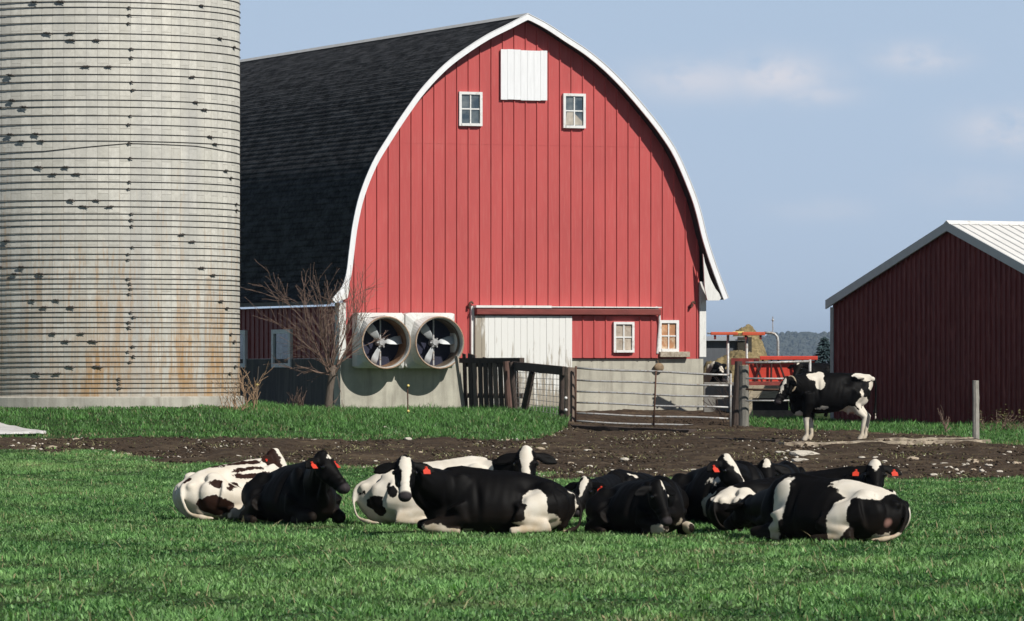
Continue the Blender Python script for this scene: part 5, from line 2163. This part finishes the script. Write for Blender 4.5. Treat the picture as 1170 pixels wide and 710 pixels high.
# hay pile and far grey shed
def mound(name, px0, px1, top, Y, dep, mat, label, cat, seed, peak=.5, sharp=1.):
    rnd = random.Random(seed)
    c = on_ground((px0 + px1) / 2, Y)
    wid = (px1 - px0) / F * Y
    hgt = W(0, top, Y).z - c.z
    nx, ny = 70, 26
    mb = MB()
    vs = []
    for i in range(nx + 1):
        for j in range(ny + 1):
            u, v_ = i / nx, j / ny
            pu = u ** (math.log(.5) / math.log(peak))
            e_ = (max(0, math.sin(PI * pu)) ** sharp) * (max(0, math.sin(PI * v_)) ** .8)
            x, y = (u - .5) * wid, (v_ - .5) * dep
            z = hgt * e_ * (1 + .16 * mnoise.noise((x * 1.3 + seed, y * 1.3, 0))) + .10 * mnoise.noise((x * 5, y * 5, seed)) * (e_ > .03) + rnd.uniform(-.03, .03)
            vs.append((x, y, z - .05))
    mb.add(vs, [(i * (ny + 1) + j, (i + 1) * (ny + 1) + j, (i + 1) * (ny + 1) + j + 1, i * (ny + 1) + j + 1) for i in range(nx) for j in range(ny)])
    o = mb.build(name, mat, None, sm=True)
    o.location = c
    return tag(o, label, cat)


HAY = plain('weathered_hay', (.26, .20, .10), .95, .5, (1, 1, 2), 3.5, dirt=((.13, .105, .045), .45), bump=.8)
mound('hay_pile', 818, 884, 376, 182, 7, HAY, 'tall tan hay pile rising behind the grey shed', 'hay', 3, .5, .5)
mound('hay_pile', 790, 890, 402, 166, 4, HAY, 'low tan strip of spilled hay in front of the grey shed', 'hay', 5, .5, .4)
sb = on_ground(802, 174)
gs = empty('grey_shed', sb, 0, 'long low grey shed far behind the barn, in front of the hay pile', 'shed')


def sp_(px, py, Y=174.):
    return W(px, py, Y) - sb


mb = MB()
a, c = sp_(770, 389.5), sp_(858, 420)
mb.span((a.x, 0, 0), (c.x - .45, 3.0, a.z))
mb.build('wall', plain('slate_grey_sheet', (.115, .125, .14), .6, .15, (3, 3, .5)), gs)
mb = MB()
t = sp_(0, 384.2).z
mb.prism([(a.x, -.2, a.z), (a.x, 3.2, a.z), (a.x, 1.5, t)], (c.x - a.x - .2, 0, 0))
mb.build('roof', plain('pale_grey_roof', (.36, .38, .40), .5, .1), gs)
mb = MB()
mb.span((c.x - .44, -.15, 0), (c.x + .02, .2, a.z + .12))
mb.build('end_bay', plain('dark_open_bay', (.05, .045, .035), .9, .3), gs)

# far blue spruce
rnd = random.Random(2)
TYS = 205.0
tbs = on_ground(942, TYS)
spr = empty('spruce_tree', tbs, 0, 'distant dark blue-green spruce beside the shed corner', 'tree')
hS = W(0, 386, TYS).z - tbs.z
mb = MB()
mb.tube([(0, 0, -.2), (0, 0, hS)], [.12, .015], 6)
mb.build('trunk', BARK, spr)
mb = MB()
for k in range(900):
    q = rnd.random() ** .8
    z = .25 + (hS - .25) * q
    r = (1 - q) * 1.0 + .05
    a = rnd.uniform(0, 6.28)
    rr_ = r * rnd.uniform(.3, 1.1)
    p = Vector((math.cos(a) * rr_, math.sin(a) * rr_, z - rr_ * .25))
    d = Vector((math.cos(a), math.sin(a), -.25)).normalized()
    s_ = d.cross(Z3).normalized()
    w_ = rnd.uniform(.07, .14)
    mb.add([p - d * w_, p + s_ * w_ * .5, p + d * w_ * 1.3, p - s_ * w_ * .5, p + Z3 * .05], [(0, 1, 4), (1, 2, 4), (2, 3, 4), (3, 0, 4)])
mb.build('crown', plain('blue_spruce_needles', (.025, .05, .055), .8, .4, nscale=3, bump=0), spr)

# ------------------------------------------------------------------ stones in the mud
def stone_mesh(seed, flat, elong):
    rnd = random.Random(seed)
    bm = bmesh.new()
    bmesh.ops.create_icosphere(bm, subdivisions=2, radius=1)
    for v_ in bm.verts:
        n_ = mnoise.noise(v_.co * 1.1 + Vector((seed * 3.1, 0, 0))) * .45 + mnoise.noise(v_.co * 2.6 + Vector((0, seed, 0))) * .18
        v_.co = v_.co * (1 + n_)
        v_.co.x *= elong
        v_.co.z *= flat
    me = bpy.data.meshes.new('stone')
    bm.to_mesh(me)
    bm.free()
    return me


smesh = [stone_mesh(k, (.55, .7, .45, .6)[k % 4], (1.3, 1.0, 1.7, 1.15)[k % 4]) for k in range(8)]
for k, me in enumerate(smesh):
    me.materials.append(M['stone'] if k % 3 else M['stone_tan'])
big = [(618, 514, 5.5, 0, 'pair of pale chunky stones above the white-blazed cow, lower one'), (622, 509, 4.5, 1, 'pale chunky stone just above the white-blazed cow, upper one of two'), (440, 490, 4.2, 1, 'single grey stone on the grass bank below the fans'),
       (920, 521.5, 14, 2, 'long flat pale stone behind the right-hand cows, upper of two'), (916, 528, 9, 2, 'flat pale stone behind the right-hand cows, lower of two'), (802, 521, 5, 4, 'pale yellowish stone left of the cow with the high white blaze'),
       (985, 524, 4.5, 4, 'pale stone just above the two-tagged cow'), (1043, 525.5, 7, 6, 'flat pale stone right of the two-tagged cow'), (1085, 536, 6, 4, 'largest pale stone of the row at far right of the mud'),
       (541, 530, 5, 3, 'tan stone by the back of the mostly white cow'), (1102, 534, 5, 5, 'rounded pale stone in the row at far right, second from left'), (663, 541, 4.5, 4, 'yellowish stone at the grass edge near the middle')]
SG = 'pale stones lying in the mud'


def add_stone(px, py, wpx, k, label, tanm=False):
    Yq = depth_at(px, py)
    p = on_ground(px, Yq)
    r = wpx / F * Yq * .72
    o = bpy.data.objects.new('stone', smesh[k])
    COL.objects.link(o)
    o.location = p + Vector((0, 0, r * .22))
    o.scale = (r, r, r)
    o.rotation_euler = (0, 0, random.uniform(-.5, .5))
    tag(o, label, 'stone', SG)


for px_, py_, w_, k, lab in big:
    add_stone(px_, py_, w_, k, lab)
rnd = random.Random(77)
cnt = 0
spots = [(1068, 532), (1075, 538), (1093, 538), (1112, 538), (1122, 539), (1131, 533), (1142, 540), (1115, 527), (1130, 527), (1160, 530), (1100, 541), (1080, 531)]
while len(spots) < 175:
    px_ = rnd.uniform(5, 1165)
    lo = 502 if px_ < 640 else 514
    hi = float(np.interp(px_, [0, 200, 400, 640, 800, 1170], [512, 524, 533, 541, 545, 547]))
    py_ = rnd.uniform(lo, hi)
    if rnd.random() < (.55 if px_ < 300 else .7 if px_ < 800 else 1):
        spots.append((px_, py_))
for i, (px_, py_) in enumerate(spots):
    w_ = rnd.uniform(1.5, 3.2) + (rnd.random() ** 5) * 3.5
    if i < 12:
        w_ = rnd.uniform(3.5, 5.5)
    add_stone(px_, py_, w_, rnd.randrange(8), 'small pale stone half sunk in the brown muddy strip')
